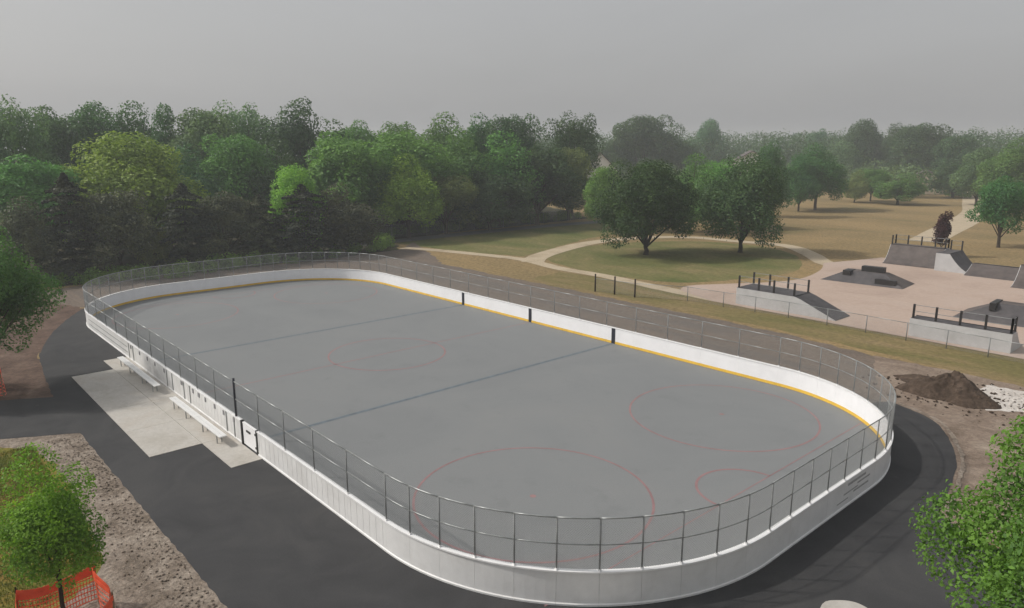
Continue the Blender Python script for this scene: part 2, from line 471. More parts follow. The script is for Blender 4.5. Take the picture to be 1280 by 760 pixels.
# asphalt apron and its side paths
asph = [(26.5, -17.25), (18.9, -17.3), (10, -17.35), (1.75, -17.4), (0.2, -20.2), (-1.6, -23.6), (-4.5, -30), (-10.5, -30), (-7.6, -24), (-5.9, -19.6), (-4.6, -17.3), (-9, -16.95), (-14, -16.4)]
asph += catmull([(-14, -16.4), (-20.5, -14.4), (-26.5, -11.6), (-28.8, -9.6)], 4)[1:]
asph += [(-27.5, -7.5), (-24, -6), (18, -6), (22, 2), (23, 11.6)]
asph += catmull([(24.6, 14.3), (27.0, 13.1), (28.6, 10.6), (29.4, 8.6), (30.0, 6.0), (30.35, 3.7), (31.2, 3.0), (33.6, 2.2), (38, 2.0)], 5)
asph += [(46, 1.4), (46, -4), (38, -5), (34.6, -6.5), (33, -10), (32, -14), (29.5, -16.5)]
sheet('asphalt_apron', rough_edge(asph, 0.3, 0.035, 21), -0.004, M['asphalt'])
# gravel paths
ribbon('gravel_path', [(-40, 27.6), (-35.2, 29.6), (-28.9, 31.3), (-22.5, 32.5), (-15.6, 31.2), (-9, 31.2), (0.5, 30.0), (9, 29.4)], 1.7, -0.008, M['path'], edge=0.06)
ribbon('gravel_path', [(-20.5, 31.9), (-23.6, 36.6), (-27.3, 48.5), (-26.5, 58), (-21.9, 64.2), (-15.0, 65.3), (-8.4, 66.0), (-2.6, 61.0), (2.0, 55.5), (6.5, 53.5)], (2.6, 2.1), -0.0045, M['path'], edge=0.06)
ribbon('park_drive', [(2, 84), (-3.5, 118), (-7.5, 140), (-19, 180), (-23, 200), (-24, 235)], (4.0, 8.0), -0.012, M['path'], edge=0.1)
sheet('parking_area', [(-30, 205), (-12, 202), (-14, 240), (-40, 244)], -0.008, M['path'])
ribbon('asphalt_trail', [(-46.8, 24), (-46.6, 33), (-46.8, 48), (-46.0, 64), (-43.5, 78), (-40, 95)], 3.4, -0.014, M['asphalt_old'], edge=0.05)
# skate park floor
pad = [(4.8, 28.75), (50, 27.6), (50, 60), (24, 60.5), (15, 64.2), (4.2, 64.6), (3.0, 60), (1.6, 55.6)]
pad += catmull([(1.6, 55.6), (3.6, 50.5), (4.6, 44.5), (3.6, 40.5), (1.2, 36.5), (-0.6, 33.0), (0.2, 30.6)], 5)[1:]
sheet('skate_floor', pad, 0.0, M['skate_concrete'])
# edge course of pale stone along the asphalt at the right
ribbon('stone_edging', [(25.0, 14.35), (27.2, 13.2), (28.8, 10.7), (29.6, 8.7), (30.2, 6.0), (30.5, 3.8)], 0.16, 0.003, M['dirt_gravelly'], edge=0.06)
sheet('limestone_patch', rough_edge([(26.8, 18.7), (27.0, 21.0), (29.5, 21.4), (33, 20.8), (33, 18.4), (29.8, 17.6), (28.3, 16.5), (27.3, 17.4)], 0.3, 0.22, 13), -0.010, M['limestone'])

# ------------------------------------------------------------------ rink floor and its painted lines
RA, RB, RR = 27.94, 12.33, 8.44
SEGS = []
def rink_pt(s, off=0.0):
    """point and outward normal at arc length s, starting on the far long side going -x"""
    a, b, r = RA-RR, RB-RR, RR
    parts = [('l', (a, RB), (-1, 0), 2*a), ('c', (-a, b), 90, r*math.pi/2), ('l', (-RA, b), (0, -1), 2*b), ('c', (-a, -b), 180, r*math.pi/2),
             ('l', (-a, -RB), (1, 0), 2*a), ('c', (a, -b), 270, r*math.pi/2), ('l', (RA, -b), (0, 1), 2*b), ('c', (a, b), 0, r*math.pi/2)]
    tot = sum(p[3] for p in parts); s = s % tot
    for p in parts:
        if s <= p[3]:
            if p[0] == 'l':
                x, y = p[1][0]+p[2][0]*s, p[1][1]+p[2][1]*s
                nx, ny = p[2][1], -p[2][0]
            else:
                t = math.radians(p[2])+s/r
                nx, ny = math.cos(t), math.sin(t)
                x, y = p[1][0]+r*nx, p[1][1]+r*ny
            return x+nx*off, y+ny*off, nx, ny
        s -= p[3]
ARC = RR*math.pi/2; SA = 2*(RA-RR); SB = 2*(RB-RR)
TOT = 2*SA+2*SB+4*ARC
outline = [rink_pt(TOT*i/240, -0.0)[:2] for i in range(240)]
rink = sheet('rink_floor', outline, 0.004, M['rink_paint'])

def paint(name, quads, m):
    mb = MB()
    for q in quads: mb.add([(x, y, 0.008) for x, y in q], [(0, 1, 2, 3)])
    o = mb.build(name, m, rink)
    for p in o.data.polygons:
        if p.normal.z < 0: p.flip()
    return o
def arc_quads(cx, cy, r, w, a0=0, a1=360, n=64):
    q = []
    for i in range(n):
        t0, t1 = math.radians(a0+(a1-a0)*i/n), math.radians(a0+(a1-a0)*(i+1)/n)
        q.append([(cx+(r-w/2)*math.cos(t0), cy+(r-w/2)*math.sin(t0)), (cx+(r+w/2)*math.cos(t0), cy+(r+w/2)*math.sin(t0)),
                  (cx+(r+w/2)*math.cos(t1), cy+(r+w/2)*math.sin(t1)), (cx+(r-w/2)*math.cos(t1), cy+(r-w/2)*math.sin(t1))])
    return q
for x in (-7.97, 7.97):
    paint('zone_line', [[(x-.11, -12.2), (x+.11, -12.2), (x+.11, 12.2), (x-.11, 12.2)]], M['line_blue'])
paint('centre_line', [[(-.04, -12.2), (.04, -12.2), (.04, 12.2), (-.04, 12.2)]], M['line_red'])
paint('centre_circle', arc_quads(0, 0, 3.6, .10), M['line_red'])
for sx in (-1, 1):
    for sy in (-1, 1):
        paint('faceoff_circle', arc_quads(sx*19.9, sy*6.3, 4.4, .09), M['line_red'])
        paint('faceoff_spot', arc_quads(sx*19.9, sy*6.3, .06, .12, n=20), M['line_red'])
    paint('goal_line', [[(sx*24.9-.025, -10.6), (sx*24.9+.025, -10.6), (sx*24.9+.025, 10.6), (sx*24.9-.025, 10.6)]], M['line_red'])
    paint('goal_crease', arc_quads(sx*24.9, 0, 1.8, .10, 90 if sx > 0 else -90, 270 if sx > 0 else 90, 24), M['line_red'])

# ------------------------------------------------------------------ dasher boards
boards = tag(empty('rink_boards', (0, 0, 0)), 'white dasher boards running round the grey hockey rink, yellow kick strip inside', 'rink boards')
fence = tag(empty('rink_fence', (0, 0, 1.09)), 'tall chain-link fence standing on top of the rink boards', 'fence')

def sections():
    """arc positions: long panels on the straights, short ones on the bends"""
    out = []
    s = 0.0
    for kind, ln in (('A', SA), ('c', ARC), ('B', SB), ('c', ARC), ('L', SA), ('c', ARC), ('B', SB), ('c', ARC)):
        k = 16 if kind in 'AL' else (11 if kind == 'c' else 6)
        for i in range(k): out.append((s+ln*i/k, s+ln*(i+1)/k, kind))
        s += ln
    return out
SECT = sections()

def swept(name, s0, s1, prof, m, parent, n=1, gap=0.003, smooth=False):
    """prof: (offset, z) pairs swept along the rink outline"""
    rings = []
    for i in range(n+1):
        s = s0+gap+(s1-s0-2*gap)*i/n
        ring = []
        for off, z in prof:
            x, y, _, _ = rink_pt(s, off)
            ring.append((x, y, z))
        rings.append(ring)
    return MB().sweep(rings).build(name, m, parent, smooth)

GATE_S0, GATE_S1 = SA+2*ARC+SB+(7.95+RA-RR), SA+2*ARC+SB+(9.55+RA-RR)
s_of_x = lambda x: SA+2*ARC+SB+(x+RA-RR)      # arc position of a point on the near long side
def board_group(s0, s1, kind, cut_gate=False):
    n = 4 if kind == 'c' else 1
    outer = swept('board_panel', s0, s1, [(.002, .015), (.002, 1.035), (.050, 1.035), (.050, .015)], M['board_out'], boards, n)
    swept('inner_facing', s0, s1, [(-.045, .168), (-.045, 1.035), (.000, 1.035), (.000, .168)], M['board_in'], boards, n)
    swept('kick_plate', s0, s1, [(-.058, .012), (-.058, .165), (.000, .163), (.000, .012)], M['kick'], boards, n)
    swept('cap_rail', s0, s1, [(-.075, 1.037), (-.075, 1.085), (.085, 1.085), (.085, 1.037)], M['cap'], boards, n, gap=0.0015)
    swept('sill', s0, s1, [(.052, .004), (.052, .085), (.085, .06), (.085, .004)], M['board_out'], boards, n)
    if kind in 'L':
        k = 6
        for j in range(k):
            s = s0+(s1-s0)*(j+0.5)/k
            x, y, nx, ny = rink_pt(s, .050)
            MB().box(x-.016, x+.016, y-.006, y, .088, 1.034).build('rib', M['board_out'], outer)
        if rink_pt((s0+s1)/2)[0] < -9:
            for z in (.36, .70):
                swept('stringer', s0, s1, [(.057, z-.02), (.057, z+.02), (.068, z+.02), (.068, z-.02)], M['galv'], outer, 1)
for s0, s1, kind in SECT:
    if kind == 'L' and s0 < GATE_S1 and s1 > GATE_S0:      # leave the gate opening free
        if GATE_S0-s0 > 0.05: board_group(s0, min(s1, GATE_S0), kind)
        if s1-GATE_S1 > 0.05: board_group(max(s0, GATE_S1), s1, kind)
        continue
    board_group(s0, s1, kind)
# stripes that carry the zone lines up the far boards
for x in (-7.97, 0.0, 7.97):
    MB().box(x-.15, x+.15, RB-.064, RB-.047, .014, 1.034).build('line_stripe', M['stripe'], boards)
    MB().box(x-.15, x+.15, -RB+.047, -RB+.064, .014, 1.034).build('line_stripe', M['stripe'], boards)
# gate by the concrete pad
gx0, gx1 = 7.95, 9.55
gate = tag(empty('rink_gate', ((gx0+gx1)/2, -RB, 0)), 'white board gate between two dark posts at the end of the long bench', 'gate')
hw = (gx1-gx0)/2
MB().box(-hw+.10, hw-.10, -.04, .04, .06, 1.0).build('gate_panel', M['board_in'], gate)
MB().box(-hw+.10, hw-.10, -.055, .055, 1.003, 1.05).build('cap_rail', M['cap'], gate)
for sx in (-1, 1):
    MB().box(sx*hw-.055, sx*hw+.055, -.09, .06, .0, 1.10).build('gate_post', M['black'], gate)
MB().box(-.3, .1, -.075, -.042, .72, .80).build('latch', M['black'], gate)
for z in (.25, .85):
    MB().box(hw-.22, hw-.07, -.07, -.042, z-.04, z+.04).build('hinge', M['black'], gate)
# dark latch plates on the boards behind the benches
for x in (-8.9, -7.1, -5.6, -4.2, -2.6, .2, 1.9, 2.7, 3.6, 4.8, 5.9, 7.1):
    w = .11 if x not in (.2, 2.7) else .17
    MB().box(x-w*.6, x+w*.6, -RB-.085, -RB-.052, .76, .97).build('latch_plate', M['latch'], boards)
# thin strips darker than the outer skin near the right bend
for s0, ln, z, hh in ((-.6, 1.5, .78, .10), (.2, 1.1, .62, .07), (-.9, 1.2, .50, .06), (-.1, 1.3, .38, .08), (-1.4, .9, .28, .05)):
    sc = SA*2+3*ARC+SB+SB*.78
    swept('dark_mark', sc+s0, sc+s0+ln, [(.051, z), (.051, z+hh), (.053, z+hh*.9), (.053, z+hh*.1)], M['mark'], boards, 4)
# player door seams and frames
for x0, x1 in ((-9.4, -8.5), (-2.2, -1.3), (.5, 1.4), (6.2, 7.1)):
    for x in (x0, x1):
        MB().box(x-.03, x+.03, -RB-.082, -RB-.052, .09, 1.03).build('door_edge', M['galv'], boards)

# ------------------------------------------------------------------ chain-link fence on the boards
FH = 1.60
def link_mesh(name, w, h, pitch=0.075, r=0.0030):
    """two families of diagonal wires clipped to w x h, thin triangular prisms"""
    V, F = [], []
    def wire(a, b, yo):
        d = np.array([b[0]-a[0], b[1]-a[1]]); l = np.hypot(*d)
        if l < 0.02: return
        n_ = np.array([-d[1], d[0]])/l*r
        base = len(V)
        for p in (a, b):
            V.extend([(p[0]+n_[0], yo, p[1]+n_[1]), (p[0]-n_[0]*.5, yo+r*.87, p[1]-n_[1]*.5), (p[0]-n_[0]*.5, yo-r*.87, p[1]-n_[1]*.5)])
        for k in range(3):
            F.append((base+k, base+(k+1) % 3, base+3+(k+1) % 3, base+3+k))
    c = -h
    while c < w:
        x0, z0 = (c, 0) if c >= 0 else (0, -c)
        x1, z1 = (c+h, h) if c+h <= w else (w, w-c)
        wire((x0, z0), (x1, z1), .002)
        wire((w-x0, z0), (w-x1, z1), -.002)
        c += pitch
    return np_mesh(name, np.array(V), np.array(F))
link_cache = {}
def link_panel(parent, p0, p1, z0, h, mat, pitch=0.075):
    w = math.dist(p0, p1)
    key = (round(w, 2), h, pitch)
    if key not in link_cache: link_cache[key] = link_mesh('mesh_panel', key[0], h, pitch)
    o = share(link_cache[key], 'mesh_panel', parent, mat, (p0[0], p0[1], z0))
    o.rotation_euler = (0, 0, math.atan2(p1[1]-p0[1], p1[0]-p0[0]))
    return o
post_me = MB().bar((0, 0, -.02), (0, 0, FH+.02), .026, 8).mesh('fence_post', True)
thick_me = MB().bar((0, 0, -.02), (0, 0, FH+.14), .055, 8).mesh('fence_post', True)
clip_me = MB().box(-.05, .05, -.045, .045, -.003, .012).box(-.034, .034, -.034, .034, .012, .05).mesh('base_plate')
for s0, s1, kind in SECT:
    x0, y0, nx, ny = rink_pt(s0, .01); x1, y1, _, _ = rink_pt(s1, .01)
    gp = kind == 'L' and abs(x0-(-RA+RR+SA*11/16)) < .1
    po = share(thick_me if gp else post_me, 'fence_post', fence, M['stripe'] if gp else M['post'], (x0, y0, 0))
    share(clip_me, 'base_plate', po, M['cap'])
    k = 3 if kind == 'c' else 1
    for nm, z, r in (('top_rail', FH, .024), ('middle_rail', FH*.5, .019)):
        pts = [(*rink_pt(s0+(s1-s0)*j/k, .01)[:2], z) for j in range(k+1)]
        MB().tube(pts, r, 6).build(nm, M['galv'], fence, True)
    link_panel(fence, (x0, y0), (x1, y1), .03, FH-.05, M['wire'])

# ------------------------------------------------------------------ concrete pad and benches beside the rink
padroot = tag(empty('concrete_pad', (0, 0, 0)), None, None, None, 'structure')
def slab(pts):
    mb = MB(); n = len(pts)
    mb.add([(x, y, -.06) for x, y in pts]+[(x, y, .022) for x, y in pts],
           [tuple(range(n-1, -1, -1)), tuple(range(n, 2*n))]+[(k, (k+1) % n, n+(k+1) % n, n+k) for k in range(n)])
    return mb.build('slab', M['pad_concrete'], padroot)
xs = [-7.7, -4.05, -.45, 3.15, 6.75]
for a, b in zip(xs[:-1], xs[1:]):
    slab([(a+.008, -15.85), (b-.008, -15.85), (b-.008, -13.72), (a+.008, -13.72)])
strip = [-10.0, -7.7, -4.05, -.45, 3.15, 6.75, 10.05]
for a, b in zip(strip[:-1], strip[1:]):
    slab([(a+.008, -13.704), (b-.008, -13.704), (b-.008, -12.43), (a+.008, -12.43)])

def bench(x0, x1, y, label):
    t = tag(empty('bench', ((x0+x1)/2, y, .022)), label, 'bench', 'white benches beside the rink boards')
    h = (x1-x0)/2
    for dy in (-.085, .085):
        MB().box(-h, h, dy-.078, dy+.078, .42, .465).build('seat_plank', M['alu'], t)
    for dx in (-h+.5, -h/3, h/3, h-.5):
        MB().bar((dx, -.10, 0), (dx, -.10, .418), .028).bar((dx, .10, 0), (dx, .10, .418), .028).box(dx-.03, dx+.03, -.15, .15, .39, .418).build('leg', M['galv'], t)
bench(-8.5, -1.4, -13.12, 'white bench on the concrete pad farther from the rink gate')
bench(1.0, 7.7, -13.12, 'white bench on the concrete pad next to the rink gate')

# small concrete aprons showing at the bottom edge
for pts, nm in (([(30.1, -4.7), (30.35, -4.15), (30.8, -3.9), (31.4, -4.1), (31.9, -4.7), (31.8, -5.6), (30.6, -5.8)], 'kerb_ramp'),
                ([(25.3, -10.75), (26.05, -11.55), (27.9, -9.6), (27.15, -9.0)], 'concrete_footing')):
    mb = MB(); pp = catmull(pts, 4, True) if nm == 'kerb_ramp' else pts; n = len(pp)
    mb.add([(x, y, -.05) for x, y in pp]+[(x, y, .03) for x, y in pp], [tuple(range(n-1, -1, -1)), tuple(range(n, 2*n))]+[(k, (k+1) % n, n+(k+1) % n, n+k) for k in range(n)])
    mb.build(nm, M['pad_concrete'])['kind'] = 'structure'

# ------------------------------------------------------------------ low fences in the park
def park_fence(name, pts, h, label, thick=(), step_mesh=0.1):
    t = tag(empty(name, (*pts[0], 0)), label, 'fence')
    ox, oy = pts[0]
    for i, p in enumerate(pts):
        q = (p[0]-ox, p[1]-oy)
        r, hh, mm = (.07, h+.35, M['bark_dark']) if i in thick else (.032, h, M['post'])
        MB().bar((*q, -.05), (*q, hh), r, 8).build('fence_post', mm, t, True)
        if i+1 < len(pts):
            b = (pts[i+1][0]-ox, pts[i+1][1]-oy)
            MB().bar((*q, h-.03), (*b, h-.03), .021).build('top_rail', M['galv'], t, True)
            link_panel(t, q, b, .04, h-.08, M['wire'], step_mesh)
park_fence('park_fence', [(-4.6, 24.6), (-2.6, 24.9), (-.6, 25.2), (3.3, 27.3), (6.6, 27.5), (9.3, 27.7), (12.0, 27.8), (15.0, 27.75), (17.8, 27.65), (20.5, 27.5), (23.0, 27.3), (25.4, 27.1), (28.2, 26.8), (31.2, 26.5), (34.4, 26.2)], 1.22,
           'low chain-link fence in front of the skate park, three thick posts at its left end', thick=(0, 1, 2))
wf = [(-44.5, 22.5), (-48.6, 25.5)]+[(-49.3-0.02*k, 29+3.0*k) for k in range(15)]
park_fence('wood_fence', wf, 1.9, 'chain-link fence along the edge of the wood beside the asphalt trail', step_mesh=0.12)

# ------------------------------------------------------------------ skate ramps
def rails(t, pts, h, z, big=0.06, thin=0.022):
    """rail posts at pts (x,y), joined by two thin rails"""
    for i, p in enumerate(pts):
        MB().box(p[0]-big, p[0]+big, p[1]-big, p[1]+big, z, z+h).build('rail_post', M['black'], t)
        if i+1 < len(pts):
            q = pts[i+1]
            for zz in (.95, .5):
                MB().bar((*p, z+h*zz), (*q, z+h*zz), thin).build('guard_rail', M['post'], t)

def ramp_thing(name, label, loc, rz, prof, width, deck_x, top_m, rail_pts=(), rail_h=1.0):
    """prof: (x,z) profile of the riding surface from deck back edge to toe; local y = width"""
    t = tag(empty(name, (*loc, 0), rz), label, 'skate ramp', 'ramps of the skate park')
    body = [(prof[0][0], 0.004)]+list(prof)+[(prof[-1][0], 0.004)]
    inner = [(x, z-.02 if 0 < i < len(body)-1 else z) for i, (x, z) in enumerate(body)]
    inner = [(x, max(z, .004)) for x, z in inner]
    MB().prism(inner, 0, width).build('ramp_side', M['ramp_side'], t)
    # riding surface: a thin sheet laid on the body
    n = len(prof); vs, fs = [], []
    for y in (.03, width-.03):
        for x, z in prof: vs.append((x, y, z+.012))
        for x, z in prof: vs.append((x, y, z-.015))
    mb = MB()
    ring0 = [(x, .05, z+.012) for x, z in prof]+[(x, .05, z-.012) for x, z in reversed(prof)]
    ring1 = [(x, width-.05, z+.012) for x, z in prof]+[(x, width-.05, z-.012) for x, z in reversed(prof)]
    mb.sweep([ring0, ring1])
    mb.build('riding_surface', top_m, t)
    dz = prof[0][1]
    MB().bar((deck_x, .06, dz+.02), (deck_x, width-.06, dz+.02), .035).build('coping', M['black'], t, True)
    if rail_pts: 
        for grp in rail_pts: rails(t, grp, rail_h, dz+.012)
    return t

def qp(deck, run, h, n=8):
    """deck then concave quarter pipe"""
    p = [(0, h), (deck, h)]
    for i in range(1, n+1):
        a = i/n
        p.append((deck+run*a, max(.02, h*(1-a)**1.9)))
    return p
# long bank with white side, left in the skate park (deck to the left, slope to the right)
ramp_thing('bank_ramp', 'long white sided bank ramp with black rail posts, leftmost in the skate park', (6.6, 29.35), 0,
           [(0, 1.35), (5.0, 1.35), (5.5, 1.2), (8.3, .03)], 2.5, 5.0, M['ramp_top'],
           ([(.15, .12), (1.9, .12), (3.2, .12), (4.9, .12)], [(.15, 2.38), (1.6, 2.38), (3.2, 2.38), (4.9, 2.38)]))
# front quarter pipe: seen from behind, faces away from the camera
ramp_thing('quarter_pipe', 'white backed quarter pipe with five black rail posts, nearest ramp at the right', (26.1, 28.95), math.pi/2,
           qp(1.0, 2.0, 1.25), 6.0, 1.0, M['ramp_top'], ([(.14, .12), (.14, 1.55), (.14, 3.0), (.14, 4.45), (.14, 5.85)], [(.14, .12), (.9, .12)]), .95)
# big quarter pipe at the back, facing the camera
ramp_thing('quarter_pipe', 'wide dark quarter pipe with a row of rail posts, beside the purple tree', (5.9, 63.6), -math.pi/2,
           qp(1.3, 2.0, 1.95), 5.6, 1.3, M['ramp_top2'], ([(.15, .1), (.15, 1.4), (.15, 2.8), (.15, 4.2), (.15, 5.5)], [(.15, .1), (1.1, .1)], [(1.1, 5.5), (.15, 5.5)]))
ramp_thing('quarter_pipe', 'quarter pipe with bright white side wall joining the back ramp at its right', (11.55, 59.4), 0,
           qp(1.3, 2.4, 1.85), 4.0, 1.3, M['ramp_top'], ([(.15, 3.88), (1.2, 3.88)],))
ramp_thing('low_bank', 'low wide brown bank right of the white side wall at the back', (14.6, 61.4), -math.pi/2,
           [(0, .95), (.8, .93), (1.4, .62), (2.3, .25), (3.1, .03)], 4.6, .5, M['ramp_top2'])
ramp_thing('quarter_pipe', 'dark ramp with pale left edge cut by the right side of the photo', (19.6, 58.2), -math.pi/2,
           qp(1.2, 2.6, 1.8), 5.0, 1.2, M['ramp_top2'])

def funbox(label, loc, rz, lx, ly, h, tx, ty, extras):
    t = tag(empty('funbox', (*loc, 0), rz), label, 'skate ramp', 'ramps of the skate park')
    base = [(-lx, -ly, .004), (lx, -ly, .004), (lx, ly, .004), (-lx, ly, .004)]
    top = [(-tx, -ty, h), (tx, -ty, h), (tx, ty, h), (-tx, ty, h)]
    names = ('front_bank', 'right_bank', 'back_bank', 'left_bank')
    for k in range(4):
        a, b = base[k], base[(k+1) % 4]; c, d = top[(k+1) % 4], top[k]
        ctr = Vector((0, 0, h*.3))
        vs = [Vector(v) for v in (a, b, c, d)]
        ins = [v+(ctr-v).normalized()*.04 for v in vs]
        MB().add(vs+ins, [(0, 1, 2, 3), (7, 6, 5, 4), (0, 4, 5, 1), (1, 5, 6, 2), (2, 6, 7, 3), (3, 7, 4, 0)]).build('bank', M['ramp_top'] if k % 2 == 0 else M['ramp_top2'], t)
    MB().box(-tx+.004, tx-.004, -ty+.004, ty-.004, h-.05, h+.006).build('top_plate', M['ramp_top2'], t)
    for (x0, x1, y0, y1, z0, z1) in extras:
        MB().box(x0, x1, y0, y1, z0, z1).build('ledge', M['black'], t)
    return t
funbox('low dark pyramid box with a raised ledge, in the middle of the skate park', (9.6, 47.6), .08, 3.7, 1.9, 1.0, 1.7, .6,
       [(-.5, 1.5, -.35, .35, .9, 1.5), (1.2, 3.0, -1.7, -1.2, .12, .62), (-1.9, -1.2, -1.2, .2, .6, 1.05)])
funbox('dark pyramid box with a black rib across it, behind the front quarter pipe', (24.3, 39.6), .04, 4.2, 2.1, 1.25, 1.7, .6,
       [(-2.05, -1.65, -1.35, .7, .75, 1.32), (1.9, 2.7, -.5, .3, .8, 1.55)])

# ------------------------------------------------------------------ foliage builders
RNG = np.random.default_rng(5)
def leaves_from(points, normals, size, jitter=0.7, aspect=0.62, rng=RNG):
    """one bent rhombus per point"""
    n = len(points)
    nn = normals+rng.normal(0, jitter, (n, 3)); nn /= np.linalg.norm(nn, axis=1, keepdims=True)+1e-9
    a = rng.normal(0, 1, (n, 3)); u = np.cross(nn, a); u /= np.linalg.norm(u, axis=1, keepdims=True)+1e-9
    w = np.cross(nn, u)
    s = (size*rng.uniform(0.6, 1.35, n))[:, None]
    fold = nn*s*0.18
    v = np.stack([points-u*s*.5, points+w*s*.5*aspect+fold, points+u*s*.5, points-w*s*.5*aspect+fold], 1).reshape(-1, 3)
    f = np.arange(n*4).reshape(-1, 4)
    return v, f

def unit(n, rng):
    d = rng.normal(0, 1, (n, 3)); return d/np.linalg.norm(d, axis=1, keepdims=True)

def crown_cloud(rng, lobes, leaves, rx, rz, cz, lobe_r=(.26, .42), flat=0.0, top_bias=0.0, core=0.55, skirt=None):
    """lobed crown: lobe centres over an ellipsoid, leaf points on every lobe's skin and some inside"""
    d = unit(lobes, rng)
    d[:, 2] = np.where(d[:, 2] < -0.55, -d[:, 2]*0.5, d[:, 2])
    ph = rng.uniform(0, 6.28, 4)
    az = np.arctan2(d[:, 1], d[:, 0])
    rad = rng.uniform(core, 0.86, lobes)*(1+.16*np.sin(2*az+ph[0])*np.cos(3*d[:, 2]+ph[1])+.12*np.sin(5*az+ph[2]))
    prof = 1.0-flat*np.clip(d[:, 2], 0, 1)
    c = np.stack([d[:, 0]*rx*rad*prof, d[:, 1]*rx*rad*prof, cz+d[:, 2]*rz*rad], 1)
    lr = rng.uniform(*lobe_r, lobes)*min(rx, rz)
    per = np.maximum(8, (leaves*lr**2/np.sum(lr**2)).astype(int))
    P, N = [], []
    for i in range(lobes):
        q = unit(per[i], rng)
        k = (rng.uniform(0.72, 1.08, per[i])*(1+.10*np.abs(rng.normal(0, 1, per[i]))*(rng.uniform(0, 1, per[i]) < .18)))[:, None]
        sq = np.array([1.0, 1.0, 0.78])
        P.append(c[i]+q*k*lr[i]*sq); N.append(q+np.array([0, 0, .6]))
    return np.concatenate(P), np.concatenate(N), c, lr

def limbs(mb, rng, base_h, r0, targets, n=7):
    """trunk top to several lobe centres"""
    idx = rng.choice(len(targets), min(n, len(targets)), replace=False)
    for i in idx:
        p = targets[i]
        start = Vector((0, 0, base_h*rng.uniform(.75, 1.15)))
        mid = start.lerp(Vector(p), .5)+Vector((rng.normal(0, .15), rng.normal(0, .15), .25))
        mb.tube([start, mid, Vector(p)], [r0*.45, r0*.28, r0*.08], 5)

def make_broad(seed, H, W, lobes, leaves, leaf, base=.22, rzf=.5, core=.5, lobe_r=(.24, .40), flat=0.15, trunk_r=None, jitter=.7):
    """deciduous tree, full size; returns crown mesh, trunk mesh"""
    rng = np.random.default_rng(seed)
    cz = H*(base+(1-base)*.48); rz = H*(1-base)*.52
    P, N, c, lr = crown_cloud(rng, lobes, leaves, W/2, rz, cz, lobe_r, flat, 0, core)
    lo, hi = P[:, 2].min(), P[:, 2].max()
    P[:, 2] = base*H+(P[:, 2]-lo)*(H-base*H)/(hi-lo)
    ext = np.percentile(np.abs(P[:, :2]), 99.6)
    P[:, :2] *= (W/2)/ext
    v, f = leaves_from(P, N, leaf, jitter, rng=rng)
    mb = MB()
    r = trunk_r or W*.026
    mb.tube([(0, 0, -.15), (0, 0, .2), (rng.normal(0, .05), rng.normal(0, .05), base*H*.6), (rng.normal(0, .1), 0, base*H*1.1), (rng.normal(0, .2), rng.normal(0, .2), cz*1.1)],
            [r*1.5, r*1.1, r, r*.85, r*.35], 8)
    limbs(mb, rng, base*H, r, c, 9)
    return np_mesh('crown', v, f), mb.mesh('trunk', True)

def make_pine(seed, H, W, leaf, count, narrow=1.0, base=.10, tier=11):
    """evergreen: whorls of drooping branches with leaf sprays"""
    rng = np.random.default_rng(seed)
    P, N = [], []
    mb = MB(); r = W*.028
    mb.tube([(0, 0, -.15), (0, 0, base*H), (0, 0, H*.5), (0, 0, H*.8)], [r*1.3, r, r*.5, r*.08], 7)
    tiers = tier; each = count//(tiers*7)
    for i in range(tiers):
        t = i/(tiers-1)
        z = H*(base+(1-base)*(.02+.93*t))
        reach = W/2*((1-t)**(.38*narrow))*rng.uniform(.85, 1.1)+.15
        nb = 7 if t < .8 else 5
        a0 = rng.uniform(0, 6.28)
        for k in range(nb):
            a = a0+6.283*k/nb+rng.normal(0, .2)
            rr = reach*rng.uniform(.7, 1.12)
            m = each
            s = rng.uniform(.12, 1, m)**.7
            wd = .30*rr*(1.05-s)+.12
            lat = rng.normal(0, 1, m)*wd*.75
            x = np.cos(a)*s*rr-np.sin(a)*lat; y = np.sin(a)*s*rr+np.cos(a)*lat
            zz = z-.22*rr*s**1.5+rng.normal(0, .22, m)*(.35+.5*(1-s))
            P.append(np.stack([x, y, zz], 1))
            N.append(np.tile([np.cos(a)*.5, np.sin(a)*.5, .8], (m, 1)))
            mb.bar((0, 0, z), (math.cos(a)*rr*.9, math.sin(a)*rr*.9, z-.18*rr), r*.25, 4, r*.06)
    m = count//14
    tz = rng.uniform(0, 1, m)
    tip = np.stack([rng.normal(0, .55, m)*(1.1-tz), rng.normal(0, .55, m)*(1.1-tz), H*(.86+.14*tz)], 1)
    P.append(tip); N.append(np.tile([0, 0, 1.0], (m, 1)))
    P = np.concatenate(P); N = np.concatenate(N)
    P[:, 2] = np.maximum(P[:, 2], .25)
    v, f = leaves_from(P, N, leaf, .6, rng=rng)
    return np_mesh('crown', v, f), mb.mesh('trunk', True)

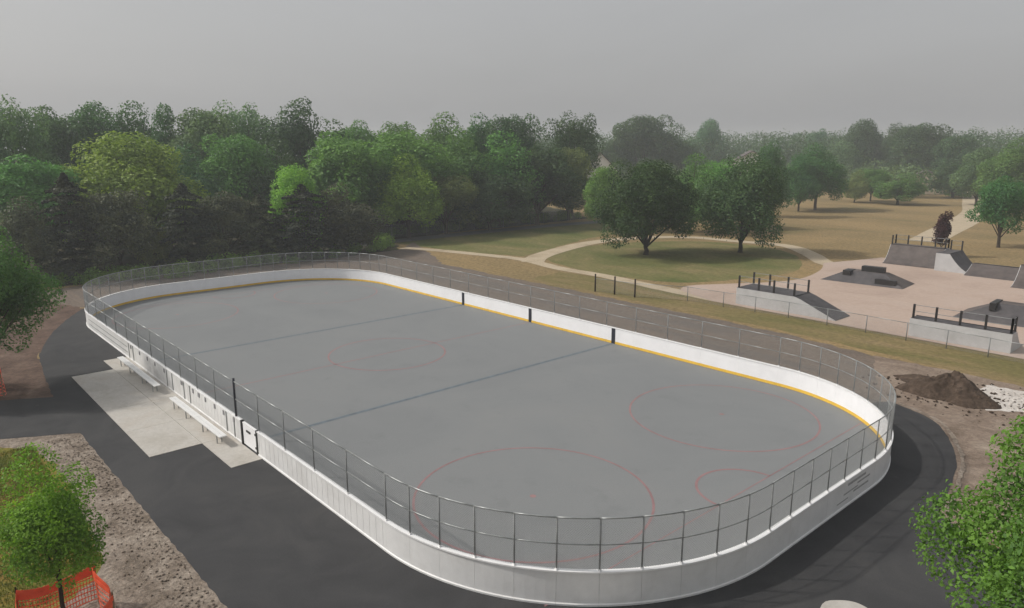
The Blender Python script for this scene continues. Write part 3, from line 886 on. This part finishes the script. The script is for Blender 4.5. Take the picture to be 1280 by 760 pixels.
# nominal meshes, 14 m tall, scaled per tree
PROTO = {
 'broad': [make_broad(s, 14, 10, 58, 21000, .33, base=b, core=c) for s, b, c in ((1, .12, .5), (2, .16, .35), (3, .10, .55), (4, .14, .4), (5, .1, .3), (6, .15, .45), (7, .12, .38))],
 'airy':  [make_broad(s, 14, 10, 40, 10500, .31, base=.3, core=.35, lobe_r=(.2, .34)) for s in (11, 12)],
 'cone':  [make_broad(21, 14, 8, 56, 17000, .30, base=.12, core=.4, flat=.75), make_broad(22, 14, 8, 56, 17000, .30, base=.12, core=.4, flat=.7)],
 'pine':  [make_pine(s, 14, 11, .36, 26000, n, b) for s, n, b in ((31, 1.0, .09), (32, .8, .12), (33, .9, .07))],
}
NOM = {'broad': (14, 10), 'airy': (14, 10), 'cone': (14, 8), 'pine': (14, 11)}
def plant(name, label, cat, crown, trunk, lm, bark, loc, scale=(1, 1, 1), rz=0.0, group=None):
    t = tag(empty(name, loc, rz), label, cat, group)
    t.scale = scale
    share(trunk, 'trunk', t, bark)
    share(crown, 'crown', t, lm)
    return t

TREES = [
 ('deciduous_tree', 'airy', 'greyg', -65.2, -9.2, 18.6, 7.3, 'tall grey green tree cut by the left edge of the photo, against the sky', 'trees of the wood behind the rink'),
 ('deciduous_tree', 'broad', 'deep', -82.2, -1.3, 18.3, 8.9, 'leftmost of the deep green crowns in the flat-topped stand on the skyline', 'trees of the wood behind the rink'),
 ('deciduous_tree', 'broad', 'deep', -82.2, 3.3, 19.0, 8.9, 'second deep green crown from the left in the flat-topped skyline stand', 'trees of the wood behind the rink'),
 ('deciduous_tree', 'broad', 'deep', -82.1, 8.3, 19.3, 9.4, 'third deep green crown of the flat-topped stand, above the yellow-green dome', 'trees of the wood behind the rink'),
 ('evergreen_tree', 'cone', 'deep', -77.9, 11.8, 18.8, 6.1, 'narrow pointed dark tree ending the flat-topped skyline stand on its right', 'trees of the wood behind the rink'),
 ('deciduous_tree', 'broad', 'greyg', -73.5, 15.8, 18.3, 10.0, 'grey green domed tree on the skyline right of the pointed dark tree', 'trees of the wood behind the rink'),
 ('deciduous_tree', 'airy', 'greyg', -79.1, 23.5, 19.7, 9.1, 'grey green skyline tree with ragged top left of the see-through tree', 'trees of the wood behind the rink'),
 ('deciduous_tree', 'airy', 'dark', -68.1, 28.6, 19.8, 11.1, 'tallest skyline tree, dark open crown with sky showing through it', 'trees of the wood behind the rink'),
 ('deciduous_tree', 'broad', 'mid', -68.0, 37.3, 16.9, 8.9, 'low mid green crown in the dip right of the tallest skyline tree', 'trees of the wood behind the rink'),
 ('deciduous_tree', 'broad', 'mid', -67.9, 45.2, 16.7, 9.3, 'faded mid green crown on the skyline above the bright leafy tree', 'trees of the wood behind the rink'),
 ('deciduous_tree', 'broad', 'mid', -62.3, 49.7, 18.2, 10.5, 'rounded green crown peaking on the skyline at the middle of the wood', 'trees of the wood behind the rink'),
 ('evergreen_tree', 'cone', 'deep', -59.7, 56.4, 18.2, 8.3, 'dark pointed crown on the skyline right of the rounded central crown', 'trees of the wood behind the rink'),
 ('deciduous_tree', 'broad', 'dark', -56.0, 60.7, 18.2, 8.9, 'dark bluish green crown highest in the right half of the wood', 'trees of the wood behind the rink'),
 ('deciduous_tree', 'broad', 'dark', -54.1, 65.6, 16.9, 7.7, 'dark crown stepping down at the right end of the wood skyline', 'trees of the wood behind the rink'),
 ('deciduous_tree', 'airy', 'dark', -55.0, 74.6, 18.9, 8.9, 'separate tall dark tree standing just right of the wood', 'trees of the wood behind the rink'),
 ('deciduous_tree', 'broad', 'mid', -55.2, -9.7, 11.9, 10.2, 'mid green spreading tree low at the far left below the sky gap', 'trees of the wood behind the rink'),
 ('deciduous_tree', 'broad', 'lime', -53.1, 0.5, 14.3, 11.7, 'large yellow-green dome standing out in the left part of the wood', 'trees of the wood behind the rink'),
 ('deciduous_tree', 'broad', 'lime', -57.2, -4.2, 10.8, 6.3, 'small yellow-green crown left of the large yellow-green dome', 'trees of the wood behind the rink'),
 ('deciduous_tree', 'broad', 'blueg', -58.9, 8.9, 13.1, 8.5, 'bluish green crown just right of the large yellow-green dome', 'trees of the wood behind the rink'),
 ('deciduous_tree', 'broad', 'mid', -60.0, 14.9, 14.4, 9.7, 'mid green crown between the bluish crown and the shaded one', 'trees of the wood behind the rink'),
 ('deciduous_tree', 'broad', 'dark', -57.4, 18.5, 13.8, 7.9, 'shaded dark green crown above the small bright tree', 'trees of the wood behind the rink'),
 ('deciduous_tree', 'broad', 'bright', -43.5, 15.1, 10.8, 6.0, 'small bright yellow-green tree lit up among the dark evergreens', 'trees of the wood behind the rink'),
 ('deciduous_tree', 'broad', 'fresh', -53.1, 27.1, 14.8, 11.8, 'broad fresh green crown right of the small bright tree', 'trees of the wood behind the rink'),
 ('deciduous_tree', 'broad', 'fresh', -54.1, 37.0, 14.9, 13.1, 'wide fresh green crown left of centre in the wood', 'trees of the wood behind the rink'),
 ('deciduous_tree', 'broad', 'bright', -47.8, 33.8, 11.7, 8.8, 'bright leafy tree at the wood edge reaching down to the fence', 'trees of the wood behind the rink'),
 ('deciduous_tree', 'broad', 'mid', -53.1, 45.3, 15.6, 11.2, 'mid green tree right of the wide fresh green crown', 'trees of the wood behind the rink'),
 ('deciduous_tree', 'broad', 'olive', -48.8, 41.1, 8.9, 8.2, 'low olive tree at the wood edge right of the bright leafy tree', 'trees of the wood behind the rink'),
 ('deciduous_tree', 'broad', 'mid', -51.5, 53.6, 15.2, 11.9, 'green tree in the right half of the wood below the dark pointed crown', 'trees of the wood behind the rink'),
 ('deciduous_tree', 'broad', 'dark', -47.8, 48.8, 9.2, 10.2, 'low dark green tree at the wood edge behind the wire fence', 'trees of the wood behind the rink'),
 ('deciduous_tree', 'broad', 'dark', -48.7, 59.7, 13.3, 12.4, 'dark broad tree at the right end of the wood above the asphalt trail', 'trees of the wood behind the rink'),
 ('deciduous_tree', 'broad', 'olive', -51.3, 69.9, 12.5, 8.3, 'olive tree closing the wood on its right, below the separate tall tree', 'trees of the wood behind the rink'),
 ('evergreen_tree', 'broad', 'brown', -43.4, -12.5, 8.2, 5.8, 'brownish evergreen partly hidden by the leafy tree at the left edge', 'dark evergreens along the front of the wood'),
 ('evergreen_tree', 'pine', 'black', -42.8, -8.5, 10.2, 6.7, 'almost black evergreen, darkest tree left of the rink corner', 'dark evergreens along the front of the wood'),
 ('evergreen_tree', 'broad', 'brown', -42.0, -4.6, 8.6, 6.6, 'brown tinged evergreen right of the almost black one', 'dark evergreens along the front of the wood'),
 ('evergreen_tree', 'broad', 'olive', -42.2, -1.4, 6.2, 3.8, 'short olive evergreen behind the far left rink corner', 'dark evergreens along the front of the wood'),
 ('evergreen_tree', 'pine', 'black', -42.2, 2.0, 8.9, 7.3, 'dark evergreen behind the left end of the curved rink fence', 'dark evergreens along the front of the wood'),
 ('evergreen_tree', 'broad', 'brown', -42.9, 6.3, 8.0, 7.2, 'olive brown evergreen behind the middle of the far rink end', 'dark evergreens along the front of the wood'),
 ('evergreen_tree', 'pine', 'brown', -42.4, 10.2, 7.4, 6.6, 'shorter brown evergreen left of the purplish dark one', 'dark evergreens along the front of the wood'),
 ('evergreen_tree', 'pine', 'black', -41.4, 14.9, 8.4, 9.0, 'wide purplish dark evergreen below the small bright tree', 'dark evergreens along the front of the wood'),
 ('evergreen_tree', 'broad', 'brown', -40.9, 20.2, 8.5, 8.0, 'dark brown evergreen ending the front row where the wire fence begins', 'dark evergreens along the front of the wood'),
 ('deciduous_tree', 'broad', 'fresh', -35.5, 61.2, 9.9, 6.0, 'light green tree peeking out left of the big dark maple', 'park trees on the dry lawn'),
 ('deciduous_tree', 'broad', 'mid', -25.3, 69.1, 11.8, 8.9, 'green tree behind the gap between the two maples', 'park trees on the dry lawn'),
 ('deciduous_tree', 'broad', 'fresh', -26.0, 78.2, 10.9, 8.7, 'light green tree behind the left side of the smaller maple', 'park trees on the dry lawn'),
 ('evergreen_tree', 'cone', 'deep', -30.3, 101.2, 13.8, 7.5, 'pointed dark green tree rising behind the right side of the smaller maple', 'park trees on the dry lawn'),
 ('deciduous_tree', 'broad', 'deep', -32.2, 116.0, 11.2, 6.9, 'dark tree tucked left of the domed lawn tree, trunk in view', 'park trees on the dry lawn'),
 ('deciduous_tree', 'broad', 'deep', -31.6, 121.8, 13.4, 10.6, 'domed dark green tree on the lawn with its shadow to the right', 'park trees on the dry lawn'),
 ('deciduous_tree', 'broad', 'olive', -34.9, 147.8, 7.4, 6.2, 'leftmost of the low rounded trees lined up on the far lawn', 'park trees on the dry lawn'),
 ('deciduous_tree', 'broad', 'mid', -34.1, 154.6, 7.7, 6.7, 'second of the low rounded trees on the far lawn', 'park trees on the dry lawn'),
 ('deciduous_tree', 'broad', 'mid', -26.0, 149.2, 7.1, 9.9, 'widest and rightmost of the low rounded trees on the far lawn', 'park trees on the dry lawn'),
 ('deciduous_tree', 'broad', 'dark', -25.3, 182.1, 8.7, 10.8, 'dark rounded tree left of the far park drive', 'park trees on the dry lawn'),
 ('deciduous_tree', 'broad', 'deep', 10.6, 84.8, 9.1, 6.6, 'dark green lawn tree with thin trunk at the right edge above the ramps', 'park trees on the dry lawn'),
 ('deciduous_tree', 'broad', 'greyg', -13.5, 159.5, 12.5, 9.7, 'grey green tree behind the far park drive at the right', 'park trees on the dry lawn'),
 ('deciduous_tree', 'broad', 'mid', -6.0, 151.2, 14.4, 10.3, 'tall green tree at the far right edge behind the lawn tree', 'park trees on the dry lawn'),
 ('deciduous_tree', 'broad', 'dark', -116.3, 160.5, 20.0, 9.2, 'faded low tree left of the big domed horizon tree', 'far trees on the horizon'),
 ('deciduous_tree', 'broad', 'dark', -106.5, 162.0, 22.5, 14.3, 'big faded domed tree on the horizon above the dark maple', 'far trees on the horizon'),
 ('deciduous_tree', 'broad', 'dark', -103.5, 176.7, 20.1, 10.7, 'faded lower tree right of the big domed horizon tree', 'far trees on the horizon'),
 ('deciduous_tree', 'broad', 'blueg', -126.8, 227.4, 23.5, 9.3, 'small round bluish tree poking above the horizon treeline', 'far trees on the horizon'),
 ('deciduous_tree', 'broad', 'blueg', -105.5, 273.8, 19.9, 8.5, 'tiny faded tree bump on the horizon above the domed lawn tree', 'far trees on the horizon'),
 ('deciduous_tree', 'broad', 'dark', -70.6, 234.8, 21.8, 10.3, 'upright rounded tree standing alone above the horizon right of centre', 'far trees on the horizon'),
 ('deciduous_tree', 'broad', 'greyg', -67.9, 214.1, 14.3, 12.3, 'faded tree left below the upright rounded horizon tree', 'far trees on the horizon'),
 ('deciduous_tree', 'airy', 'dark', -56.9, 229.4, 20.3, 7.2, 'thin faded tree beginning the tall clump on the right horizon', 'far trees on the horizon'),
 ('deciduous_tree', 'broad', 'dark', -49.6, 223.6, 19.8, 11.3, 'left crown of the tall clump on the right horizon', 'far trees on the horizon'),
 ('deciduous_tree', 'broad', 'dark', -42.3, 221.8, 19.4, 11.0, 'highest broad crown of the tall clump on the right horizon', 'far trees on the horizon'),
 ('deciduous_tree', 'broad', 'dark', -34.9, 215.8, 16.4, 9.6, 'right crown of the tall clump sloping down on the right horizon', 'far trees on the horizon'),
]
for i, (nm, kind, lm, x, y, h, w, label, group) in enumerate(TREES):
    c, t = PROTO[kind][i % len(PROTO[kind])]
    H0, W0 = NOM[kind]
    k_ = 1.22 if group.startswith('trees of the wood') else (1.45 if group.startswith('far') else 1.1)
    plant(nm, label, 'tree', c, t, L[lm], M['bark_dark'] if kind == 'pine' else M['bark'], (x, y, -.03), (w*k_/W0, w*k_/W0, h/H0), (i*2.39996) % 6.283, group)

# the two maples on the island lawn, the purple tree, the near trees: meshes of their own
c, t = make_broad(51, 11.4, 12.4, 90, 44000, .27, base=.075, core=.5, lobe_r=(.22, .36), flat=.05, trunk_r=.28)
plant('maple_tree', 'big dark round maple with its shadow on the lawn between the gravel paths', 'tree', c, t, L['maple'], M['bark_dark'], (-15.6, 46.0, -.03), group='maples on the island lawn')
c, t = make_broad(52, 11.9, 11.0, 76, 34000, .27, base=.09, core=.45, lobe_r=(.22, .38), flat=.1, trunk_r=.24)
plant('maple_tree', 'smaller and lighter maple right of the big dark one', 'tree', c, t, L['maple2'], M['bark_dark'], (-9.2, 56.3, -.03), group='maples on the island lawn')
c, t = make_broad(53, 5.4, 2.7, 26, 3000, .24, base=.22, core=.3, lobe_r=(.3, .5), flat=.5, trunk_r=.05)
plant('purple_tree', 'small narrow dark purple tree behind the back ramps', 'tree', c, t, L['purple'], M['bark_dark'], (8.3, 70.9, -.03))
c, t = make_broad(54, 9.0, 7.6, 80, 46000, .145, base=.14, core=.5, lobe_r=(.2, .34), flat=.1, trunk_r=.13)
plant('street_tree', 'leafy green tree at the left edge beside the asphalt, orange mesh below it', 'tree', c, t, L['left'], M['bark'], (-8.6, -19.9, -.03))
c, t = make_broad(55, 5.4, 2.65, 40, 17000, .085, base=.30, core=.25, lobe_r=(.22, .42), flat=.1, trunk_r=.055, jitter=.9)
plant('young_tree', 'small bright green young tree with thin stem in the bottom left corner', 'tree', c, t, L['young'], M['bark_dark'], (17.2, -20.85, -.03))
c, t = make_broad(56, 8.4, 6.0, 120, 82000, .090, base=.30, core=.25, lobe_r=(.14, .26), flat=.15, trunk_r=.11, jitter=.85)
plant('foreground_tree', 'bright green leafy tree crown filling the bottom right corner', 'tree', c, t, L['near'], M['bark'], (36.85, -9.15, -.03))

# ------------------------------------------------------------------ woods too dense or far to count, undergrowth
def mass(name, label, blobs, leaf, count, lm, seed):
    rng = np.random.default_rng(seed)
    P, N = [], []
    A = np.array([b[3]**2 for b in blobs]); A = A/A.sum()
    for b, a in zip(blobs, A):
        m = max(6, int(count*a)); q = unit(m, rng)
        P.append(np.array(b[:3])+q*rng.uniform(.6, 1.0, m)[:, None]*np.array([b[3], b[3], b[4]])); N.append(q+np.array([0, 0, .3]))
    P = np.concatenate(P); N = np.concatenate(N)
    keep = P[:, 2] > -.02; P, N = P[keep], N[keep]
    v, f = leaves_from(P, N, leaf, .7, rng=rng)
    o = finish(bpy.data.objects.new(name, np_mesh(name, v, f)), name, lm)
    return tag(o, label, 'wood' if 'wood' in name else 'undergrowth', None, 'stuff')

rg = random.Random(77)
def along(pts, n):
    ls = [math.dist(a, b) for a, b in zip(pts, pts[1:])]; T = sum(ls)
    for k in range(n):
        s = (k+rg.random())/n*T
        for (a, b), l in zip(zip(pts, pts[1:]), ls):
            if s <= l:
                yield (a[0]+(b[0]-a[0])*s/l, a[1]+(b[1]-a[1])*s/l); break
            s -= l
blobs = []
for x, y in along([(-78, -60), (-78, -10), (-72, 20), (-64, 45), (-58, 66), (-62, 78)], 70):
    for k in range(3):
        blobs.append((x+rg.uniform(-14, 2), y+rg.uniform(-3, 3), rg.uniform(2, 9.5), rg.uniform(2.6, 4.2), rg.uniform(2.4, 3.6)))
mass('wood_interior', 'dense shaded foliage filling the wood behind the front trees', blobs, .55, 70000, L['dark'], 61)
blobs = []
for ring, (r0, hh) in enumerate(((300, 15.5), (350, 17.5), (420, 20))):
    for k in range(95):
        a = YAW+math.radians(-12+54*(k+rg.random())/95)
        d = r0+rg.uniform(-15, 15)
        for z in (hh*.3, hh*.72):
            blobs.append((CAM.x+d*math.sin(a), CAM.y+d*math.cos(a), z+rg.uniform(-1.5, 1.2), rg.uniform(5, 8.5), hh*rg.uniform(.28, .38)))
mass('distant_wood', 'hazy low treeline running along the horizon', blobs, .95, 140000, L['dark'], 62)
blobs = []
for k in range(34):       # scrub between the far lawn and the treeline, right half
    a = YAW+math.radians(4+34*(k+rg.random())/34); d = rg.uniform(205, 265)
    blobs.append((CAM.x+d*math.sin(a), CAM.y+d*math.cos(a), rg.uniform(2, 5), rg.uniform(4, 6.5), rg.uniform(3, 5)))
mass('far_scrub', 'grey green scrub in front of the horizon treeline', blobs, .8, 20000, L['greyg'], 63)
blobs = []
for x, y in along([(-39, -22), (-39.5, -12), (-38.6, -2), (-38.6, 8), (-38.4, 16), (-41, 25), (-47.5, 30)], 75):
    r = rg.uniform(.45, 1.15)
    blobs.append((x+rg.uniform(-2.5, 1.6), y, r*.5, r, r*rg.uniform(.7, 1.2)))
for x, y in along([(-50.5, 30), (-50.8, 50), (-51.5, 72), (-40, 98)], 60):
    r = rg.uniform(.5, 1.4)
    blobs.append((x+rg.uniform(-3, .2), y, r*.5, r, r*rg.uniform(.7, 1.1)))
mass('undergrowth', 'light green undergrowth along the foot of the wood', blobs, .2, 42000, L['under'], 64)

# ------------------------------------------------------------------ far houses
def house(label, loc, rz, w, d, h, rh, wall, nwin):
    t = tag(empty('house', (*loc, 0), rz), label, 'house', 'houses far behind the park')
    MB().prism([(-w/2, 0), (w/2, 0), (w/2, h), (0, h+rh), (-w/2, h)], -d/2, d/2).build('wall', wall, t)
    for sx in (-1, 1):
        e = .5
        vs = [(0, -d/2-e, h+rh+.02), (sx*(w/2+e), -d/2-e, h-rh*e/(w/2)+.02), (sx*(w/2+e), d/2+e, h-rh*e/(w/2)+.02), (0, d/2+e, h+rh+.02)]
        MB().add([*vs, *[(a, b, c+.2) for a, b, c in vs]], [(0, 1, 2, 3), (7, 6, 5, 4), (0, 4, 5, 1), (1, 5, 6, 2), (2, 6, 7, 3), (3, 7, 4, 0)]).build('roof', M['roof'], t)
    for k in range(nwin):
        x = -w/2+w*(k+.5)/nwin
        for z in ((1.0, 2.4), (3.6, 4.9)):
            if z[1] < h: 
                wn_ = MB().box(x-.65, x+.65, -d/2-.06, -d/2-.003, z[0]-.1, z[1]+.1).build('window', M['house_white'], t)
                MB().box(x-.55, x+.55, -d/2-.08, -d/2-.063, z[0], z[1]).build('pane', M['glass'], wn_)
    MB().box(-w*.12, w*.0, -d/2-.07, -d/2-.002, 0, 2.2).build('door', M['stripe'], t)
face = math.pi/2+.72
house('small white gabled house among the trees above the big dark maple', (-84.4, 115.5), .75, 8, 11, 7.0, 4.0, M['house_white'], 3)
house('white house with dark roof far behind the smaller maple', (-60.9, 145.9), .62, 11, 9, 8.2, 3.2, M['house_white'], 6)
house('tan house beyond the far lawn right of the rounded trees', (-36.8, 196.3), .35, 9, 9, 4.0, 2.2, M['house_tan'], 4)

# ------------------------------------------------------------------ dirt pile, clods, stones
def heap(name, label, cx, cy, rx, ry, h, seed, m):
    rng = random.Random(seed); n = 40; V, F = [], []
    ph = [rng.uniform(0, 6.28) for _ in range(12)]
    def f(u, v):
        r = math.hypot(u, v)
        a = math.atan2(v, u)
        rim = 1+.16*math.sin(2*a+ph[0])+.10*math.sin(3*a+ph[1])+.06*math.sin(7*a+ph[2])
        q = max(0.0, 1-(r/rim)**1.5)
        lump = .16*math.sin(5*u+ph[3])*math.sin(4*v+ph[4])+.09*math.sin(11*u+ph[5]+3*v)*math.sin(9*v+ph[6])+.05*math.sin(23*u+ph[7])*math.sin(19*v+ph[8])+rng.uniform(-.05, .05)
        return q*(h*(1+lump)) if q > 0 else -.05
    for i in range(n+1):
        for j in range(n+1):
            u, v = -1.25+2.5*i/n, -1.25+2.5*j/n
            V.append((u*rx, v*ry, f(u, v)-.02))
    for i in range(n):
        for j in range(n):
            q = (i*(n+1)+j, (i+1)*(n+1)+j, (i+1)*(n+1)+j+1, i*(n+1)+j+1)
            if max(V[k][2] for k in q) > -.06: F.append(q)
    o = MB().add(V, F).build(name, m, None, False)
    o.location = (cx, cy, 0)
    return tag(o, label, 'dirt pile')
heap('dirt_pile', 'large dark brown heap of soil beside the pale stone patch', 26.3, 17.6, 2.0, 1.7, 1.15, 3, M['dirt_dark'])
heap('dirt_pile', 'low spread of dark soil left of the large heap', 24.6, 18.9, 1.6, 1.0, .35, 5, M['dirt_dark'])

def clods(name, label, area, n, size, m, seed, cat):
    rng = np.random.default_rng(seed)
    base = np.array([(1, 0, 0), (-1, 0, 0), (0, 1, 0), (0, -1, 0), (0, 0, 1), (0, 0, -1)], float)
    tri = np.array([(0, 2, 4), (2, 1, 4), (1, 3, 4), (3, 0, 4), (2, 0, 5), (1, 2, 5), (3, 1, 5), (0, 3, 5)])
    V, F = [], []
    for k in range(n):
        x, y = area(rng)
        s = size*rng.uniform(.4, 1.0)**1.5*2
        v = base*rng.uniform(.6, 1.2, (6, 3))*s*np.array([1, 1, .7])
        a = rng.uniform(0, 6.28); ca, sa = math.cos(a), math.sin(a)
        v = np.stack([v[:, 0]*ca-v[:, 1]*sa+x, v[:, 0]*sa+v[:, 1]*ca+y, v[:, 2]+s*.15], 1)
        V.append(v); F.append(tri+6*k)
    o = finish(bpy.data.objects.new(name, np_mesh(name, np.concatenate(V), np.concatenate(F))), name, m)
    return tag(o, label, cat, None, 'stuff')
clods('soil_clods', 'clods and stones strewn over the bare margin beside the asphalt', lambda r: (r.uniform(2, 22), -17.45-abs(r.normal(0, .9))), 1100, .028, M['dirt_gravelly'], 71, 'stones')
clods('soil_clods', 'clods strewn over the bare soil right of the rink', lambda r: (lambda a: (30.8+a*6, 3.8+r.uniform(0, 1)*13))(r.uniform(0, 1)), 900, .05, M['dirt'], 72, 'stones')
clods('soil_clods', 'lumps of dark soil around the large heap', lambda r: (26.2+r.normal(0, 1.6), 17.6+r.normal(0, 1.4)), 300, .06, M['dirt_dark'], 73, 'stones')
clods('stone_rubble', 'pale broken stone lying on the white patch', lambda r: (r.uniform(27.2, 32), r.uniform(17.6, 21)), 260, .045, M['limestone'], 74, 'stones')

# grass blades in the near corner
def blades(name, label, area, n, h, m, seed):
    rng = np.random.default_rng(seed)
    xy = np.array([area(rng) for _ in range(n)])
    a = rng.uniform(0, 6.28, n); hh = h*rng.uniform(.5, 1.4, n); w = .012
    bend = rng.normal(0, .4, (n, 2))*hh[:, None]
    ux, uy = np.cos(a)*w, np.sin(a)*w
    z0 = np.full(n, -.012)
    v = np.stack([np.stack([xy[:, 0]-ux, xy[:, 1]-uy, z0], 1), np.stack([xy[:, 0]+ux, xy[:, 1]+uy, z0], 1), np.stack([xy[:, 0]+bend[:, 0], xy[:, 1]+bend[:, 1], hh], 1)], 1).reshape(-1, 3)
    o = finish(bpy.data.objects.new(name, np_mesh(name, v, np.arange(3*n).reshape(-1, 3))), name, m)
    return tag(o, label, 'grass', None, 'stuff')
def corner(r):
    while True:
        x, y = r.uniform(2, 15.4), -19.3-r.uniform(0, 1)**1.3*6
        if x < 14.2 or y < -20.3: return x, y
blades('grass', 'yellowing grass in the bottom left corner', corner, 26000, .11, leaf_mat('grass_blade', (0.13, 0.15, 0.035), trans=.2), 81)

# ------------------------------------------------------------------ orange barrier mesh round the two trees
def barrier(label, cx, cy, pts, h, sag=.12, seed=1):
    t = tag(empty('barrier_fence', (cx, cy, 0)), label, 'barrier', 'orange mesh barriers round young trees')
    rng = random.Random(seed)
    for i, p in enumerate(pts):
        MB().box(p[0]-.025, p[0]+.025, p[1]-.02, p[1]+.02, -.1, h+.12).build('stake', M['stake'], t)
    for i in range(len(pts)-1):
        a, b = pts[i], pts[i+1]
        l = math.dist(a, b); nx, ny = -(b[1]-a[1])/l, (b[0]-a[0])/l
        m = MB(); nu, nv = 24, 7
        def pt(u, v, bulge=.13*rng.uniform(.5, 1.5), dr=sag*rng.uniform(.6, 1.4), ph=rng.uniform(0, 6)):
            s = math.sin(math.pi*u)
            off = bulge*math.sin(6*u+ph+2*v)
            z = .05+(h-.05-dr*s*(.4+.6*v))*v
            return (a[0]+(b[0]-a[0])*u+nx*off, a[1]+(b[1]-a[1])*u+ny*off, z)
        th = .006
        for k in range(nv+1):      # horizontal bands; the hem at the top is solid and wide
            v = k/nv; wv = .014 if k < nv-1 else .075
            for j in range(nu):
                u0, u1 = j/nu, (j+1)/nu
                q = [pt(u0, v), pt(u1, v), pt(u1, v), pt(u0, v)]
                q = [(x, y, z+(wv if n_ > 1 else -wv)) for n_, (x, y, z) in enumerate(q)]
                q2 = [(x+nx*th, y+ny*th, z) for x, y, z in q]
                m.add(q+q2, [(0, 1, 2, 3), (7, 6, 5, 4), (3, 2, 6, 7), (0, 4, 5, 1)])
        for j in range(nu+1):    # vertical strands
            u = j/nu
            lo, hi = pt(u, 0), pt(u, 1)
            dx, dy = (b[0]-a[0])/l*.009, (b[1]-a[1])/l*.009
            md = [pt(u, k/4) for k in range(5)]
            for p0, p1 in zip(md, md[1:]):
                m.add([(p0[0]-dx, p0[1]-dy, p0[2]), (p0[0]+dx, p0[1]+dy, p0[2]), (p1[0]+dx, p1[1]+dy, p1[2]), (p1[0]-dx, p1[1]-dy, p1[2])], [(0, 1, 2, 3)])
        m.build('mesh_sheet', M['orange'], t)
barrier('orange plastic mesh barrier around the young tree in the bottom left corner', 17.2, -20.85, [(-.95, -.9), (-.95, .95), (1.0, .95), (1.0, -.9), (-.95, -.9)], 1.15, sag=.35, seed=4)
barrier('orange mesh barrier under the leafy tree at the left edge', -7.6, -20.3, [(-1.6, -1.2), (-1.6, 1.1), (1.2, 1.1), (1.2, -1.2), (-1.6, -1.2)], 1.2, seed=9)

# ------------------------------------------------------------------ smoke haze over the whole place
hz = MB().box(CAM.x-860, CAM.x+860, CAM.y-860, CAM.y+860, -1.1, 27.0).build('haze', None)
hm = bpy.data.materials.new('haze'); hm.use_nodes = True
hm.node_tree.nodes.clear()
ho = hm.node_tree.nodes.new('ShaderNodeOutputMaterial')
pv = hm.node_tree.nodes.new('ShaderNodeVolumePrincipled')
pv.inputs['Color'].default_value = (0.90, 0.95, 1.0, 1)
pv.inputs['Density'].default_value = 0.00075
pv.inputs['Anisotropy'].default_value = 0.2
hm.node_tree.links.new(pv.outputs[0], ho.inputs['Volume'])
hz.data.materials.append(hm)
tag(hz, 'thin grey smoke haze over the whole park', 'haze', None, 'stuff')
